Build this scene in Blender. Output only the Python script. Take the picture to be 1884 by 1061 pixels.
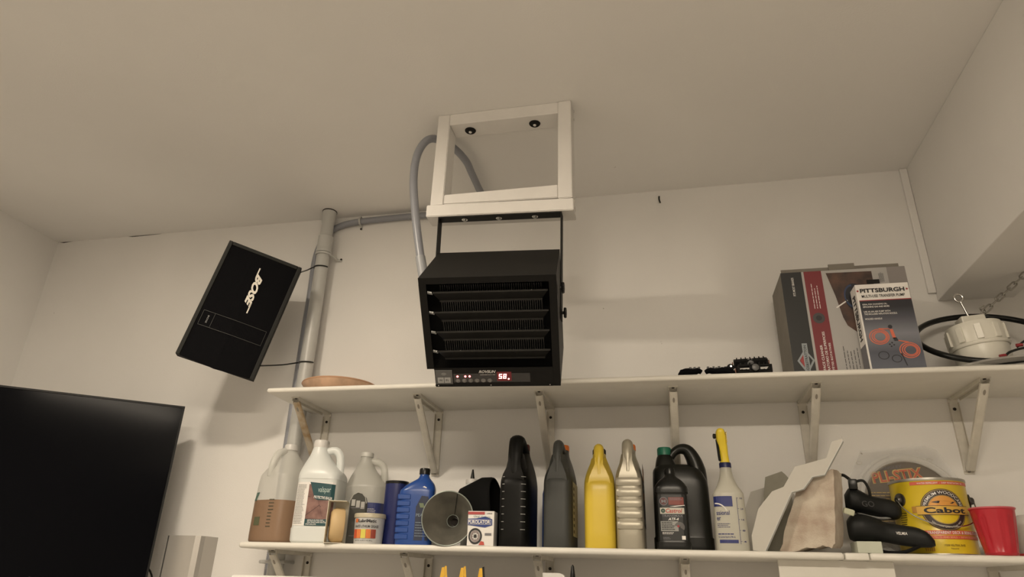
import bpy, bmesh, math, random
from mathutils import Vector, Matrix
random.seed(7)
for o in list(bpy.data.objects): bpy.data.objects.remove(o)
SC = bpy.context.scene
COL = SC.collection
PI = math.pi

# ---------------------------------------------------------------- camera, world, lights, exposure
def srgb(r, g, b):
    f = lambda c: (c/255)/12.92 if c/255 <= .04045 else ((c/255+.055)/1.055)**2.4
    return (f(r), f(g), f(b))

_y, _p, _r, _F = -0.220661668, 0.408767783, 0.0289979782, 1243.73
fw = Vector((math.sin(_y)*math.cos(_p), math.cos(_y)*math.cos(_p), math.sin(_p)))
r0 = Vector((math.cos(_y), -math.sin(_y), 0)); u0 = r0.cross(fw)
rt = math.cos(_r)*r0 + math.sin(_r)*u0; up = -math.sin(_r)*r0 + math.cos(_r)*u0
cd = bpy.data.cameras.new('camera'); cam = bpy.data.objects.new('camera', cd); COL.objects.link(cam)
cam.matrix_world = Matrix(((rt.x, up.x, -fw.x, 0), (rt.y, up.y, -fw.y, 0), (rt.z, up.z, -fw.z, 1.6), (0, 0, 0, 1)))
cd.sensor_width = 36; cd.lens = _F/1884*36; cd.clip_start = .05; cd.clip_end = 50
SC.camera = cam
w = bpy.data.worlds.new('world'); SC.world = w; w.use_nodes = True
w.node_tree.nodes['Background'].inputs[0].default_value = (1, .88, .74, 1)
w.node_tree.nodes['Background'].inputs[1].default_value = .02
SC.view_settings.view_transform = 'Standard'; SC.view_settings.look = 'None'
SC.view_settings.gamma = 1; SC.view_settings.use_curve_mapping = False
SC.view_settings.exposure = 0.03
LIGHT = (1.0, .865, .69)
def area(name, loc, sx, sy, power, rot=(0, 0, 0), color=LIGHT):
    l = bpy.data.lights.new(name, 'AREA'); l.shape = 'RECTANGLE'; l.size = sx; l.size_y = sy
    l.energy = power; l.color = color
    o = bpy.data.objects.new(name, l); COL.objects.link(o); o.location = loc; o.rotation_euler = rot
    return o
area('panel_light_near', (-1.18, .70, 2.868), .18, .12, 20)
area('tube_light_far', (.05, -1.0, 2.785), 1.15, .10, 66)

# ---------------------------------------------------------------- materials
MATS = {}
def mat(name, color, rough=.5, metal=0, var=0, vscale=8, bump=0, bscale=200, alpha=1, trans=0, emit=None, estr=0, coat=0, spots=None, spec=None, tl=0, c2=None):
    if name in MATS: return MATS[name]
    m = bpy.data.materials.new(name); m.use_nodes = True; nt = m.node_tree; N = nt.nodes; L = nt.links
    b = N['Principled BSDF']
    b.inputs['Base Color'].default_value = (*color, 1); b.inputs['Roughness'].default_value = rough
    b.inputs['Metallic'].default_value = metal
    b.inputs['Transmission Weight'].default_value = trans
    b.inputs['Coat Weight'].default_value = coat
    if spec is not None: b.inputs['Specular IOR Level'].default_value = spec
    tc = N.new('ShaderNodeTexCoord')
    if var or c2:
        n = N.new('ShaderNodeTexNoise'); n.inputs['Scale'].default_value = vscale; n.inputs['Detail'].default_value = 5
        L.new(tc.outputs['Object'], n.inputs['Vector'])
        r = N.new('ShaderNodeValToRGB'); L.new(n.outputs['Fac'], r.inputs[0])
        r.color_ramp.elements[0].position = .35; r.color_ramp.elements[1].position = .65
        lo = c2 if c2 else tuple(c*(1-var) for c in color); hi = color if c2 else tuple(min(1, c*(1+var)) for c in color)
        r.color_ramp.elements[0].color = (*lo, 1); r.color_ramp.elements[1].color = (*hi, 1)
        out = r.outputs[0]
        if spots:
            n2 = N.new('ShaderNodeTexNoise'); n2.inputs['Scale'].default_value = spots[0]; n2.inputs['Detail'].default_value = 2
            L.new(tc.outputs['Object'], n2.inputs['Vector'])
            r2 = N.new('ShaderNodeValToRGB'); L.new(n2.outputs['Fac'], r2.inputs[0])
            r2.color_ramp.elements[0].position = spots[1]; r2.color_ramp.elements[1].position = spots[1]+.03
            mx = N.new('ShaderNodeMix'); mx.data_type = 'RGBA'
            L.new(r2.outputs[0], mx.inputs[0]); L.new(out, mx.inputs[6]); mx.inputs[7].default_value = (*spots[2], 1)
            out = mx.outputs[2]
        L.new(out, b.inputs['Base Color'])
    if bump:
        n = N.new('ShaderNodeTexNoise'); n.inputs['Scale'].default_value = bscale; n.inputs['Detail'].default_value = 3
        L.new(tc.outputs['Object'], n.inputs['Vector'])
        bp = N.new('ShaderNodeBump'); bp.inputs['Strength'].default_value = bump; bp.inputs['Distance'].default_value = .002
        L.new(n.outputs['Fac'], bp.inputs['Height']); L.new(bp.outputs[0], b.inputs['Normal'])
    if emit:
        b.inputs['Emission Color'].default_value = (*emit, 1); b.inputs['Emission Strength'].default_value = estr
    out = N['Material Output']; sh = b.outputs[0]
    if tl:
        t = N.new('ShaderNodeBsdfTranslucent'); t.inputs[0].default_value = (*color, 1)
        ms = N.new('ShaderNodeMixShader'); ms.inputs[0].default_value = tl
        L.new(sh, ms.inputs[1]); L.new(t.outputs[0], ms.inputs[2]); sh = ms.outputs[0]
    if alpha < 1:
        t = N.new('ShaderNodeBsdfTransparent'); ms = N.new('ShaderNodeMixShader'); ms.inputs[0].default_value = alpha
        L.new(t.outputs[0], ms.inputs[1]); L.new(sh, ms.inputs[2]); sh = ms.outputs[0]
    L.new(sh, out.inputs[0])
    MATS[name] = m; return m
def P(r, g, b, k=.84):      # a surface colour from a colour seen under the warm lamps
    c = [x*k/q for x, q in zip(srgb(r, g, b), (.92, .80, .67))]; m = max(c); return tuple(x*min(1, .86/m) for x in c)
WALL = mat('wall_paint', (.78, .765, .74), .75, var=.02, vscale=3, bump=.12, bscale=260, spots=(38, .80, (.30, .27, .23)))
CEIL = mat('ceiling_paint', (.82, .805, .78), .85, var=.02, vscale=2, bump=.2, bscale=220, spots=(14, .82, (.36, .32, .28)))
FLOOR = mat('concrete_floor', (.50, .47, .43), .7, var=.15, vscale=4, bump=.2)
WHITE = mat('white_gloss_paint', (.62, .605, .58), .35, var=.02, vscale=10, bump=.08, bscale=120)
SHELF = mat('white_shelf_paint', (.76, .74, .68), .42, var=.03, vscale=12)
BRKT = mat('bracket_paint', (.66, .63, .56), .45, var=.06, vscale=30)
RUSTY = mat('rusty_bracket_paint', (.58, .52, .42), .55, c2=(.36, .24, .12), vscale=28)
PVC = mat('grey_pvc', (.50, .50, .48), .35, var=.03, vscale=10)
COND = mat('grey_conduit', (.27, .28, .31), .32)
BLK = mat('black_metal', (.008, .0076, .007), .5, spec=.12)
BLK2 = mat('black_dull', (.004, .004, .004), .7, spec=.12)
BLKP = mat('black_plastic', (.007, .0075, .007), .30, spec=.35)
BLKC = mat('black_cloth', (.004, .004, .005), .9, bump=.4, bscale=900, spec=.1)
STEEL = mat('steel', (.55, .54, .52), .25, 1)
DARK = mat('dark_hole', (.02, .015, .012), .8)
INK = mat('black_ink', (.02, .02, .022), .6)
PAPER = mat('white_print', (.78, .76, .73), .55)
RED = mat('red_print', P(150, 40, 42), .5)
ORANGE = mat('orange_plastic', P(235, 120, 45), .4)

# ---------------------------------------------------------------- mesh helpers
def link(name, me, m, parent=None, smooth=False):
    if smooth:
        me.polygons.foreach_set('use_smooth', [True]*len(me.polygons))
        try: me.set_sharp_from_angle(angle=math.radians(38))
        except Exception: pass
    if m is not None: me.materials.append(m)
    o = bpy.data.objects.new(name, me); COL.objects.link(o)
    if parent is not None: o.parent = parent
    return o
def obj(name, bm, m, parent=None, smooth=False):
    bmesh.ops.recalc_face_normals(bm, faces=bm.faces[:])
    me = bpy.data.meshes.new(name); bm.to_mesh(me); bm.free()
    return link(name, me, m, parent, smooth)
def thing(name, label, cat, loc=(0, 0, 0), rz=0, group=None, rot=None):
    o = bpy.data.objects.new(name, None); COL.objects.link(o); o.location = loc
    o.rotation_euler = rot if rot else (0, 0, rz); o.empty_display_size = .02
    o['label'] = label; o['category'] = cat
    if group: o['group'] = group
    return o
def tag(o, label, cat, group=None):
    o['label'] = label; o['category'] = cat
    if group: o['group'] = group
    return o
def struct(o): o['kind'] = 'structure'; return o
def dup(root, loc=None, label=None):
    r = root.copy(); COL.objects.link(r)
    if loc is not None: r.location = loc
    if label: r['label'] = label
    for ch in list(root.children):
        c = ch.copy(); COL.objects.link(c); c.parent = r
        for g in list(ch.children):
            d = g.copy(); COL.objects.link(d); d.parent = c
    return r
def B(): return bmesh.new()
def box(bm, x0, x1, y0, y1, z0, z1, bev=0, seg=2, mtx=None):
    g = bmesh.ops.create_cube(bm, size=1); vs = g['verts']
    for v in vs: v.co = Vector(((x0+x1)/2+v.co.x*(x1-x0), (y0+y1)/2+v.co.y*(y1-y0), (z0+z1)/2+v.co.z*(z1-z0)))
    if bev:
        es = list({e for v in vs for e in v.link_edges})
        r = bmesh.ops.bevel(bm, geom=es, offset=bev, segments=seg, affect='EDGES', profile=.5)
        vs = list({v for f in r['faces'] for v in f.verts} | set(v for v in vs if v.is_valid))
    if mtx is not None:
        for v in vs: v.co = mtx @ v.co
    return bm
def boxo(name, m, parent, *a, bev=0, seg=2, smooth=False):
    return obj(name, box(B(), *a, bev=bev, seg=seg), m, parent, smooth)
def loft(bm, rings, cap0=True, cap1=True, closed=True):
    R = [[bm.verts.new(p) for p in ring] for ring in rings]; n = len(R[0])
    for a, b in zip(R, R[1:]):
        for i in range(n if closed else n-1):
            j = (i+1) % n
            try: bm.faces.new((a[i], a[j], b[j], b[i]))
            except ValueError: pass
    if cap0: bm.faces.new(R[0][::-1])
    if cap1: bm.faces.new(R[-1])
    return bm
def sring(z, w, d, ox=0, oy=0, n=4, N=36):
    pts = []
    for i in range(N):
        t = 2*PI*(i+.5)/N; c, s = math.cos(t), math.sin(t)
        pts.append((ox+w/2*math.copysign(abs(c)**(2/n), c), oy+d/2*math.copysign(abs(s)**(2/n), s), z))
    return pts
def smooth_keys(keys, k=4):
    out = []
    for i in range(len(keys)-1):
        p0 = keys[max(i-1, 0)]; p1 = keys[i]; p2 = keys[i+1]; p3 = keys[min(i+2, len(keys)-1)]
        for s in range(k):
            t = s/k; q = []
            for a, b, c, d in zip(p0, p1, p2, p3):
                v = .5*((2*b)+(-a+c)*t+(2*a-5*b+4*c-d)*t*t+(-a+3*b-3*c+d)*t**3)
                q.append(min(max(v, min(b, c)), max(b, c)))
            out.append(tuple(q))
    out.append(tuple(keys[-1])); return out
def body(keys, k=3, N=36, cap0=True, cap1=True):      # keys: (z, w, d, ox, oy, n)
    return loft(B(), [sring(*q, N=N) for q in smooth_keys(keys, k)], cap0, cap1)
def lathe(bm, prof, seg=32, cx=0, cy=0, mtx=None, caps=True):
    rings = []
    for r, z in prof:
        rings.append([(cx+r*math.cos(2*PI*i/seg), cy+r*math.sin(2*PI*i/seg), z) for i in range(seg)])
    if mtx is not None: rings = [[tuple(mtx @ Vector(p)) for p in r] for r in rings]
    return loft(bm, rings, caps, caps)
def prism(bm, pts, y0, y1, mtx=None):                 # polygon in XZ pushed along Y
    a = [Vector((x, y0, z)) for x, z in pts]; b = [Vector((x, y1, z)) for x, z in pts]
    if mtx is not None: a = [mtx @ v for v in a]; b = [mtx @ v for v in b]
    return loft(bm, [a, b])
def catmull(pts, k=6):
    return [Vector(q) for q in _cr([tuple(p) for p in pts], k)]
def _cr(K, k):
    out = []
    for i in range(len(K)-1):
        p0 = K[max(i-1, 0)]; p1 = K[i]; p2 = K[i+1]; p3 = K[min(i+2, len(K)-1)]
        for s in range(k):
            t = s/k
            out.append(tuple(.5*((2*b)+(-a+c)*t+(2*a-5*b+4*c-d)*t*t+(-a+3*b-3*c+d)*t**3) for a, b, c, d in zip(p0, p1, p2, p3)))
    out.append(K[-1]); return out
def tube(bm, pts, r, seg=12, closed=False, flat=1.0, caps=True, side=None):
    pts = [Vector(p) for p in pts]; n = len(pts)
    rr = r if isinstance(r, (list, tuple)) else [r]*n
    T = []
    for i in range(n):
        a = pts[(i-1) % n] if (closed or i > 0) else pts[i]; b = pts[(i+1) % n] if (closed or i < n-1) else pts[i]
        T.append((b-a).normalized())
    u = Vector(side) if side else (Vector((0, 0, 1)) if abs(T[0].z) < .9 else Vector((1, 0, 0)))
    rings = []
    for i in range(n):
        u = (u - T[i]*u.dot(T[i])).normalized(); v = T[i].cross(u)
        rings.append([pts[i]+rr[i]*(math.cos(2*PI*j/seg)*u*flat+math.sin(2*PI*j/seg)*v) for j in range(seg)])
    if closed: rings.append(rings[0]); caps = False
    loft(bm, rings, caps, caps)
    if closed: bmesh.ops.remove_doubles(bm, verts=bm.verts[:], dist=1e-6)
    return bm
def resample(pts, step):
    out = [pts[0]]; acc = 0
    for a, b in zip(pts, pts[1:]):
        d = (b-a).length
        if d == 0: continue
        t = step-acc
        while t <= d: out.append(a.lerp(b, t/d)); t += step
        acc = (acc+d) % step if False else d-(t-step)
    out.append(pts[-1]); return out
# flat print: f maps (u, v) on the face to a point
def flatmap(ox, y, oz, e=.0006): return lambda u, v, k=0: (ox+u, y-e*(k+1), oz+v)
def cylmap(r, cx=0, cy=0, e=.0005): return lambda u, v, k=0: (cx+(r+e*(k+1))*math.sin(u/r), cy-(r+e*(k+1))*math.cos(u/r), v)
def semap(w, d, n, oy=0, ox=0, e=.0006):
    def f(u, v, k=0):
        q = min(abs(2*u/w), .9999); return (ox+u*(1+2*e/w), oy-d/2*(1-q**n)**(1/n)-e*(k+1), v)
    return f
def patch(name, m, parent, f, u0, u1, v0, v1, k=0, nu=12, skew=0):
    bm = B(); rings = []
    for j in range(2):
        v = v0+(v1-v0)*j; rings.append([f(u0+(u1-u0)*i/nu+skew*j, v, k) for i in range(nu+1)])
    loft(bm, rings, False, False, closed=False)
    me = bpy.data.meshes.new(name); bm.to_mesh(me); bm.free(); return link(name, me, m, parent)
def polyp(name, m, parent, f, pts, k=0, sub=0):
    bm = B()
    if sub:                                            # band between two polylines of equal length
        pass
    vs = [bm.verts.new(f(u, v, k)) for u, v in pts]; bm.faces.new(vs)
    me = bpy.data.meshes.new(name); bm.to_mesh(me); bm.free(); return link(name, me, m, parent)
def ringp(name, m, parent, f, cu, cv, r0_, r1_, k=0, a0=0, a1=2*PI, n=40, sy=1):
    bm = B(); rings = []
    for r in (r0_, (r0_+r1_)/2, r1_):
        rings.append([f(cu+r*math.cos(a0+(a1-a0)*i/n), cv+sy*r*math.sin(a0+(a1-a0)*i/n), k) for i in range(n+1)])
    loft(bm, rings, False, False, closed=False)
    me = bpy.data.meshes.new(name); bm.to_mesh(me); bm.free(); return link(name, me, m, parent)
def text(s, m, parent, f, u, v, w, h, k=1, shear=0, bold=.012, rot=0, arc=None, name='lettering', align='L'):
    cu = bpy.data.curves.new('t', 'FONT'); cu.body = s; cu.size = 1; cu.shear = shear; cu.offset = bold; cu.resolution_u = 3
    o = bpy.data.objects.new('t', cu); COL.objects.link(o)
    dg = bpy.context.evaluated_depsgraph_get(); me = bpy.data.meshes.new_from_object(o.evaluated_get(dg))
    bpy.data.objects.remove(o)
    xs = [q.co.x for q in me.vertices]; ys = [q.co.y for q in me.vertices]
    if not xs: return None
    x0, x1, y0, y1 = min(xs), max(xs), min(ys), max(ys)
    for q in me.vertices:
        a = (q.co.x-x0)/(x1-x0)*w; b = (q.co.y-y0)/(y1-y0)*h
        if arc:
            cu_, cv_, R, am, sg = arc                  # text centred on angle am of circle, sg=1 tops outward
            th = am - sg*(a-w/2)/R; rad = R + sg*b
            uu, vv = cu_+rad*math.cos(th), cv_+rad*math.sin(th)
        else:
            c, s_ = math.cos(rot), math.sin(rot); uu, vv = u+a*c-b*s_, v+a*s_+b*c
        q.co = f(uu, vv, k)
    me.name = name
    return link(name, me, m, parent)
def lines(m, parent, f, u0, u1, v0, v1, n, k=1, h=.35, name='fine_print', vert=False, seed=1):
    rnd = random.Random(seed); bm = B()
    for i in range(n):
        p = (v1-v0)/n if not vert else (u1-u0)/n
        c = (v1-(i+.5)*p) if not vert else (u0+(i+.5)*p)
        a, e = (u0, u1) if not vert else (v0, v1)
        x = a; end = e-(e-a)*rnd.random()*.25
        while x < end:
            wd = min((e-a)*rnd.uniform(.06, .2), end-x)
            q = [(x, c-p*h/2), (x+wd, c-p*h/2), (x+wd, c+p*h/2), (x, c+p*h/2)]
            if vert: q = [(b_, a_) for a_, b_ in q]
            bm.faces.new([bm.verts.new(f(*t, k)) for t in q]); x += wd+(e-a)*.025
    me = bpy.data.meshes.new(name); bm.to_mesh(me); bm.free(); o = link(name, me, m, parent); o['kind'] = 'stuff'; return o
def screw(parent, x, y, z, r=.004, m=None, name='screw', rot=None):
    bm = B(); M = Matrix.Translation((x, y, z)) @ (rot if rot is not None else Matrix.Rotation(PI/2, 4, 'X'))
    lathe(bm, [(r, 0), (r, .0012), (r*.7, .0024)], 12, mtx=M)
    return obj(name, bm, m or DARK, parent, True)

# ---------------------------------------------------------------- the room
ZC, YW, XL, XR, YB = 2.903, 2.15, -2.515, 2.7, -3.4
struct(boxo('wall_back', WALL, None, XL-.1, XR+.1, YW, YW+.1, -.0, ZC+.1))
struct(boxo('wall_left', WALL, None, XL-.1, XL, YB, YW, 0, ZC+.1))
struct(boxo('wall_right', WALL, None, XR, XR+.1, YB, YW, 0, ZC+.1))
struct(boxo('wall_front', WALL, None, XL-.1, XR+.1, YB-.1, YB, 0, ZC+.1))
struct(boxo('ceiling', CEIL, None, XL, XR, YB, YW, ZC, ZC+.1))
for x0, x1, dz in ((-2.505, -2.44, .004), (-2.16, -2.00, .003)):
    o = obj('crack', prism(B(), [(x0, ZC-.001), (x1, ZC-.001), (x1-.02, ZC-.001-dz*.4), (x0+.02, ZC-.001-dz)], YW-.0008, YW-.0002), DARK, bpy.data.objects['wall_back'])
struct(boxo('floor', FLOOR, None, XL-.1, XR+.1, YB-.1, YW+.1, -.1, 0))
struct(boxo('trim_1', WALL, None, .861, 1.069, YB, YW, 2.426, ZC, bev=.002))       # boxed ceiling beam
struct(boxo('trim_2', WALL, None, .838, .8605, YW-.010, YW, 2.451, ZC, bev=.002))  # strip beside the beam
struct(boxo('trim_3', WALL, None, -1.189, XR, YW-.008, YW, 1.0, 2.1335))           # backing board behind the shelves
YF = YW-.008

# ---------------------------------------------------------------- shelves
def shelf(name, label, x0, x1, z0, z1, bev=.007):
    o = boxo(name, SHELF, None, x0, x1, 1.849, YF, z0, z1, bev=bev, seg=3, smooth=True)
    return tag(o, label, 'shelf')
US, LS = 2.1335, 1.6845
shelf('wall_shelf', 'long white upper wall shelf under the black heater', -1.188, 2.3, 2.118, US)
shelf('wall_shelf', 'long white lower wall shelf holding the jugs and bottles', -1.192, .4125, 1.668, LS)
shelf('wall_shelf', 'short white filler piece in the lower shelf below the foam block', .4145, .4665, 1.668, LS-.0005, .003)
shelf('wall_shelf', 'white lower shelf board carrying the yellow paint can and red cup', .4685, 2.3, 1.668, LS)

def bracket(label, x, zt, m=BRKT, ms=None):
    ms = ms or m
    t = thing('shelf_bracket', label, 'bracket', (x, YF, zt), group='shelf brackets')
    bm = B(); box(bm, -.013, .013, -.232, -.002, -.0028, 0); box(bm, -.013, -.0115, -.225, -.02, -.010, -.0028); box(bm, .0115, .013, -.225, -.02, -.010, -.0028)
    obj('arm', bm, m, t)
    bm = B(); box(bm, -.013, .013, -.003, 0, -.212, -.003); box(bm, -.013, -.0115, -.011, -.003, -.205, -.012); box(bm, .0115, .013, -.011, -.003, -.205, -.012)
    obj('wall_leg', bm, m, t)
    bm = B(); a = Vector((0, -.215, -.012)); b = Vector((0, -.014, -.196)); L = (b-a).length; ang = math.atan2(b.z-a.z, b.y-a.y)
    M = Matrix.Translation(a) @ Matrix.Rotation(ang, 4, 'X')
    prof = [(-.011, -.0), (-.011, .007), (-.007, .0095), (.007, .0095), (.011, .007), (.011, 0), (.0095, 0), (.0095, .006), (.006, .008), (-.006, .008), (-.0095, .006), (-.0095, 0)]
    # U channel whose closed side faces the room
    loft(bm, [[tuple(M @ Vector((px, s, -pz))) for px, pz in prof] for s in (-.004, L+.004)])
    obj('strut', bm, ms, t)
    bm = B(); lathe(bm, [(.0032, 0), (.0032, .001)], 12, mtx=M @ Matrix.Translation((0, .022, -.0105)) @ Matrix.Diagonal((1, 2.6, 1, 1)))
    obj('slot', bm, mat('slot_shade', (.28, .25, .21), .7), t)
    screw(t, 0, -.003, -.030, .0045)
    screw(t, 0, -.003, -.205, .0035, STEEL)
    bm = B(); lathe(bm, [(.0042, -.003), (.0042, -.0045)], 12, cy=-.224); obj('screw', bm, DARK, t)
    return t
XB = [-1.122, -.717, -.340, .045, .424, .833]
first = bracket('upper shelf bracket with rusty strut behind the white jug cap, leftmost', XB[0], 2.118, BRKT, RUSTY)
nm = ['', 'upper shelf bracket above the blue bottles, second from left', 'upper shelf bracket below the right corner of the heater', 'upper shelf bracket above the green capped jug', 'upper shelf bracket above the white panel pieces', 'upper shelf bracket above the red cup, rightmost']
proto = bracket(nm[1], XB[1], 2.118)
for i in range(2, 6): dup(proto, (XB[i], YF, 2.118), nm[i])
nl = ['lower shelf bracket in front of the grey pipe, leftmost', 'lower shelf bracket under the blue bottles', 'lower shelf bracket under the grey oil jug', 'lower shelf bracket under the green capped black jug', 'lower shelf bracket hidden behind the plain white board', 'lower shelf bracket under the red cup']
for i in range(6): dup(proto, (XB[i], YF, 1.668), nl[i])

# white cabinet whose top edge shows at the bottom of the frame
t = thing('storage_cabinet', 'white cabinet top edge below the lower shelf', 'cabinet', (0, 0, 0))
boxo('body', WHITE, t, -.855, -.05, 1.36, 1.79, .08, 1.575, bev=.003)
boxo('top', WHITE, t, -.868, -.03, 1.34, 1.80, 1.575, 1.598, bev=.004)
boxo('base', BLK2, t, -.84, -.07, 1.40, 1.76, 0, .08)
for s, x0, x1 in ((0, -.852, -.456), (1, -.450, -.053)):
    d = boxo('door', WHITE, t, x0, x1, 1.342, 1.3595, .09, 1.568, bev=.003)
    hx = x1-.04 if s == 0 else x0+.04
    obj('handle', tube(B(), [(hx, 1.343, .80), (hx, 1.318, .81), (hx, 1.318, .93), (hx, 1.343, .94)], .005, 8), STEEL, d, True)
YEL = mat('yellow_handle', P(225, 165, 40), .4)
for i, x in enumerate((-.528, -.480, -.434)):
    t = thing('spring_clamp', ['yellow clamp tip below the shelf, leftmost of three', 'yellow clamp tip below the shelf, middle of three', 'yellow clamp tip with black tip, rightmost of three'][i], 'clamp', (x, 1.70, 1.598), rz=.3, group='yellow clamps under the lower shelf')
    bm = B(); prism(bm, [(-.012, 0), (-.004, 0), (.001, .012), (-.001, .030), (-.007, .029)], -.006, .006); obj('jaw', bm, YEL, t)
    bm = B(); prism(bm, [(.002, 0), (.010, 0), (.006, .012), (.004, .033), (-.0005, .032)], -.006, .006); obj('jaw', bm, YEL if i < 2 else BLKP, t)
    bm = B(); lathe(bm, [(.003, -.008), (.003, .008)], 12, mtx=Matrix.Translation((0, 0, .006)) @ Matrix.Rotation(PI/2, 4, 'X')); obj('pivot', bm, STEEL, t, True)
t = thing('caulk_trigger', 'white curved trigger head just below the lower shelf', 'trigger', (-.26, 1.70, 1.598))
bm = B(); prism(bm, [(-.026, 0), (-.015, 0), (-.013, .014), (.014, .014), (.022, .008), (.028, .012), (.022, .020), (.012, .023), (-.026, .023)], -.009, .009); obj('head', bm, WHITE, t)
boxo('stem', WHITE, t, -.022, -.012, -.006, .006, 0, .004)
t = thing('marking_punch', 'black pointed tool beside the white trigger head', 'tool', (-.217, 1.70, 1.598))
obj('shaft', lathe(B(), [(.006, 0), (.0058, .02), (.0035, .038), (.001, .042)], 12), BLKP, t, True)
obj('collar', lathe(B(), [(.0066, .004), (.0066, .008)], 12), BLK2, t, True)
t = tag(boxo('mounting_board', SHELF, None, .267, .529, 1.895, 1.905, 1.45, 1.668, bev=.001), 'plain white board fixed under the lower shelf', 'board')

# ---------------------------------------------------------------- drain pipe and conduit
t = thing('drain_pipe', 'grey plastic pipe running up the wall left of the shelves', 'pipe', (-1.206, 2.095, 0))
obj('pipe', lathe(B(), [(.0245, 0), (.0245, 2.735)], 28), PVC, t, True)
obj('coupling', lathe(B(), [(.0280, 2.722), (.0292, 2.724), (.0292, 2.733), (.0274, 2.736), (.0280, 2.745), (.0280, 2.790), (.0240, 2.794)], 28), PVC, t, True)
obj('neck', lathe(B(), [(.0235, 2.79), (.0225, 2.845), (.0262, 2.86), (.0268, 2.9025)], 28), PVC, t, True)
obj('ceiling_ring', lathe(B(), [(.0280, 2.899), (.0280, 2.9028)], 28), DARK, t, True)
bm = B(); tube(bm, [(.0275*math.cos(a), .0275*math.sin(a), 2.716) for a in [PI+.3+i*(PI-.1)/10 for i in range(11)]]+[(.032, .020, 2.716), (.036, .046, 2.714), (.052, .052, 2.712)], .0032, 8, flat=1.5); obj('strap', bm, PVC, t, True)
screw(t, .050, .049, 2.716, .004)
for z in (1.637,):
    bm = B(); tube(bm, [(-.068, .052, z), (-.064, .012, z), (-.03, -.026, z), (.012, -.028, z), (.030, -.01, z), (.034, .052, z)], .004, 8, flat=1.3); obj('strap', bm, PVC, t, True)

t = thing('cable_conduit', 'grey flexible conduit climbing the wall and looping down into the heater', 'conduit', (0, 0, 0))
path = [(-1.252, 2.134, .9), (-1.252, 2.134, 1.61), (-1.255, 2.134, 1.86), (-1.256, 2.134, 2.04), (-1.257, 2.134, 2.155), (-1.258, 2.134, 2.30), (-1.258, 2.134, 2.44), (-1.258, 2.134, 2.60), (-1.260, 2.134, 2.70), (-1.252, 2.136, 2.770), (-1.225, 2.1365, 2.830), (-1.180, 2.136, 2.857), (-1.11, 2.135, 2.870), (-.95, 2.134, 2.8745), (-.80, 2.134, 2.8745), (-.68, 2.132, 2.874), (-.605, 2.10, 2.872), (-.575, 2.03, 2.868), (-.572, 1.96, 2.866), (-.572, 1.87, 2.868), (-.572, 1.80, 2.868), (-.590, 1.735, 2.872), (-.617, 1.69, 2.872), (-.642, 1.655, 2.862), (-.662, 1.64, 2.835), (-.678, 1.635, 2.785), (-.681, 1.635, 2.707), (-.670, 1.638, 2.612), (-.654, 1.64, 2.519), (-.630, 1.645, 2.40), (-.612, 1.650, 2.33)]
pp = resample(catmull(path, 8), .0032)
obj('flexible_tube', tube(B(), pp, [.0118+(.0007 if i % 2 else 0) for i in range(len(pp))], 12), COND, t, True)
bm = B(); tube(bm, catmull([(-.640, 1.643, 2.445), (-.630, 1.645, 2.40), (-.622, 1.648, 2.365)], 4), .0145, 14); obj('fitting', bm, mat('fitting_grey', (.33, .34, .36), .4), t, True)
for x, z in ((-1.090, 2.871),):
    bm = B(); tube(bm, [(x, 2.149, z+.017), (x, 2.125, z+.015), (x, 2.117, z), (x, 2.125, z-.014), (x, 2.148, z-.017), (x, 2.147, z-.03)], .004, 8, flat=1, side=(1, 0, 0)); obj('strap', bm, PVC, t, True)
    screw(t, x, 2.144, z-.028, .004)

# ---------------------------------------------------------------- wooden mounting frame on the ceiling
t = thing('ceiling_mount', 'white painted wooden frame screwed to the ceiling above the heater', 'frame', (0, 0, 0))
FY0, FY1 = 1.600, 1.666
FRW = mat('frame_white', (.74, .72, .69), .4, var=.03, vscale=10, bump=.1, bscale=120)
boxo('top_board', FRW, t, -.567, -.236, FY0, FY1, 2.863, ZC-.0003, bev=.002)
def quadboard(name, pts, y0, y1):
    bm = prism(B(), pts, y0, y1); bmesh.ops.bevel(bm, geom=bm.edges[:], offset=.002, segments=2, affect='EDGES'); obj(name, bm, FRW, t)
quadboard('side_board', [(-.605, ZC-.0003), (-.567, ZC-.0003), (-.569, 2.585), (-.608, 2.585)], FY0, FY1)
quadboard('side_board', [(-.236, ZC-.0003), (-.198, ZC-.0003), (-.196, 2.572), (-.236, 2.572)], FY0-.003, FY1)
quadboard('bottom_board', [(-.569, 2.620), (-.569, 2.588), (-.237, 2.578), (-.237, 2.620)], FY0+.002, FY1)
quadboard('hanger_board', [(-.617, 2.587), (-.617, 2.549), (-.193, 2.532), (-.193, 2.570)], FY0-.003, FY1-.008)
for x in (-.512, -.312):
    b = obj('washer', lathe(B(), [(.0155, 2.860), (.0170, 2.8622), (.0170, 2.8632)], 24, cx=x, cy=1.637), BLK, t, True)
    b2 = obj('bolt_head', lathe(B(), [(.0045, 2.8555), (.0055, 2.857), (.0055, 2.8605)], 8, cx=x, cy=1.637), STEEL, b, False)
for z in (2.58, 2.55, 2.89, 2.86):
    screw(t, -.1945, 1.635, z, .004, WHITE, rot=Matrix.Rotation(PI/2, 4, 'Y'))

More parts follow.
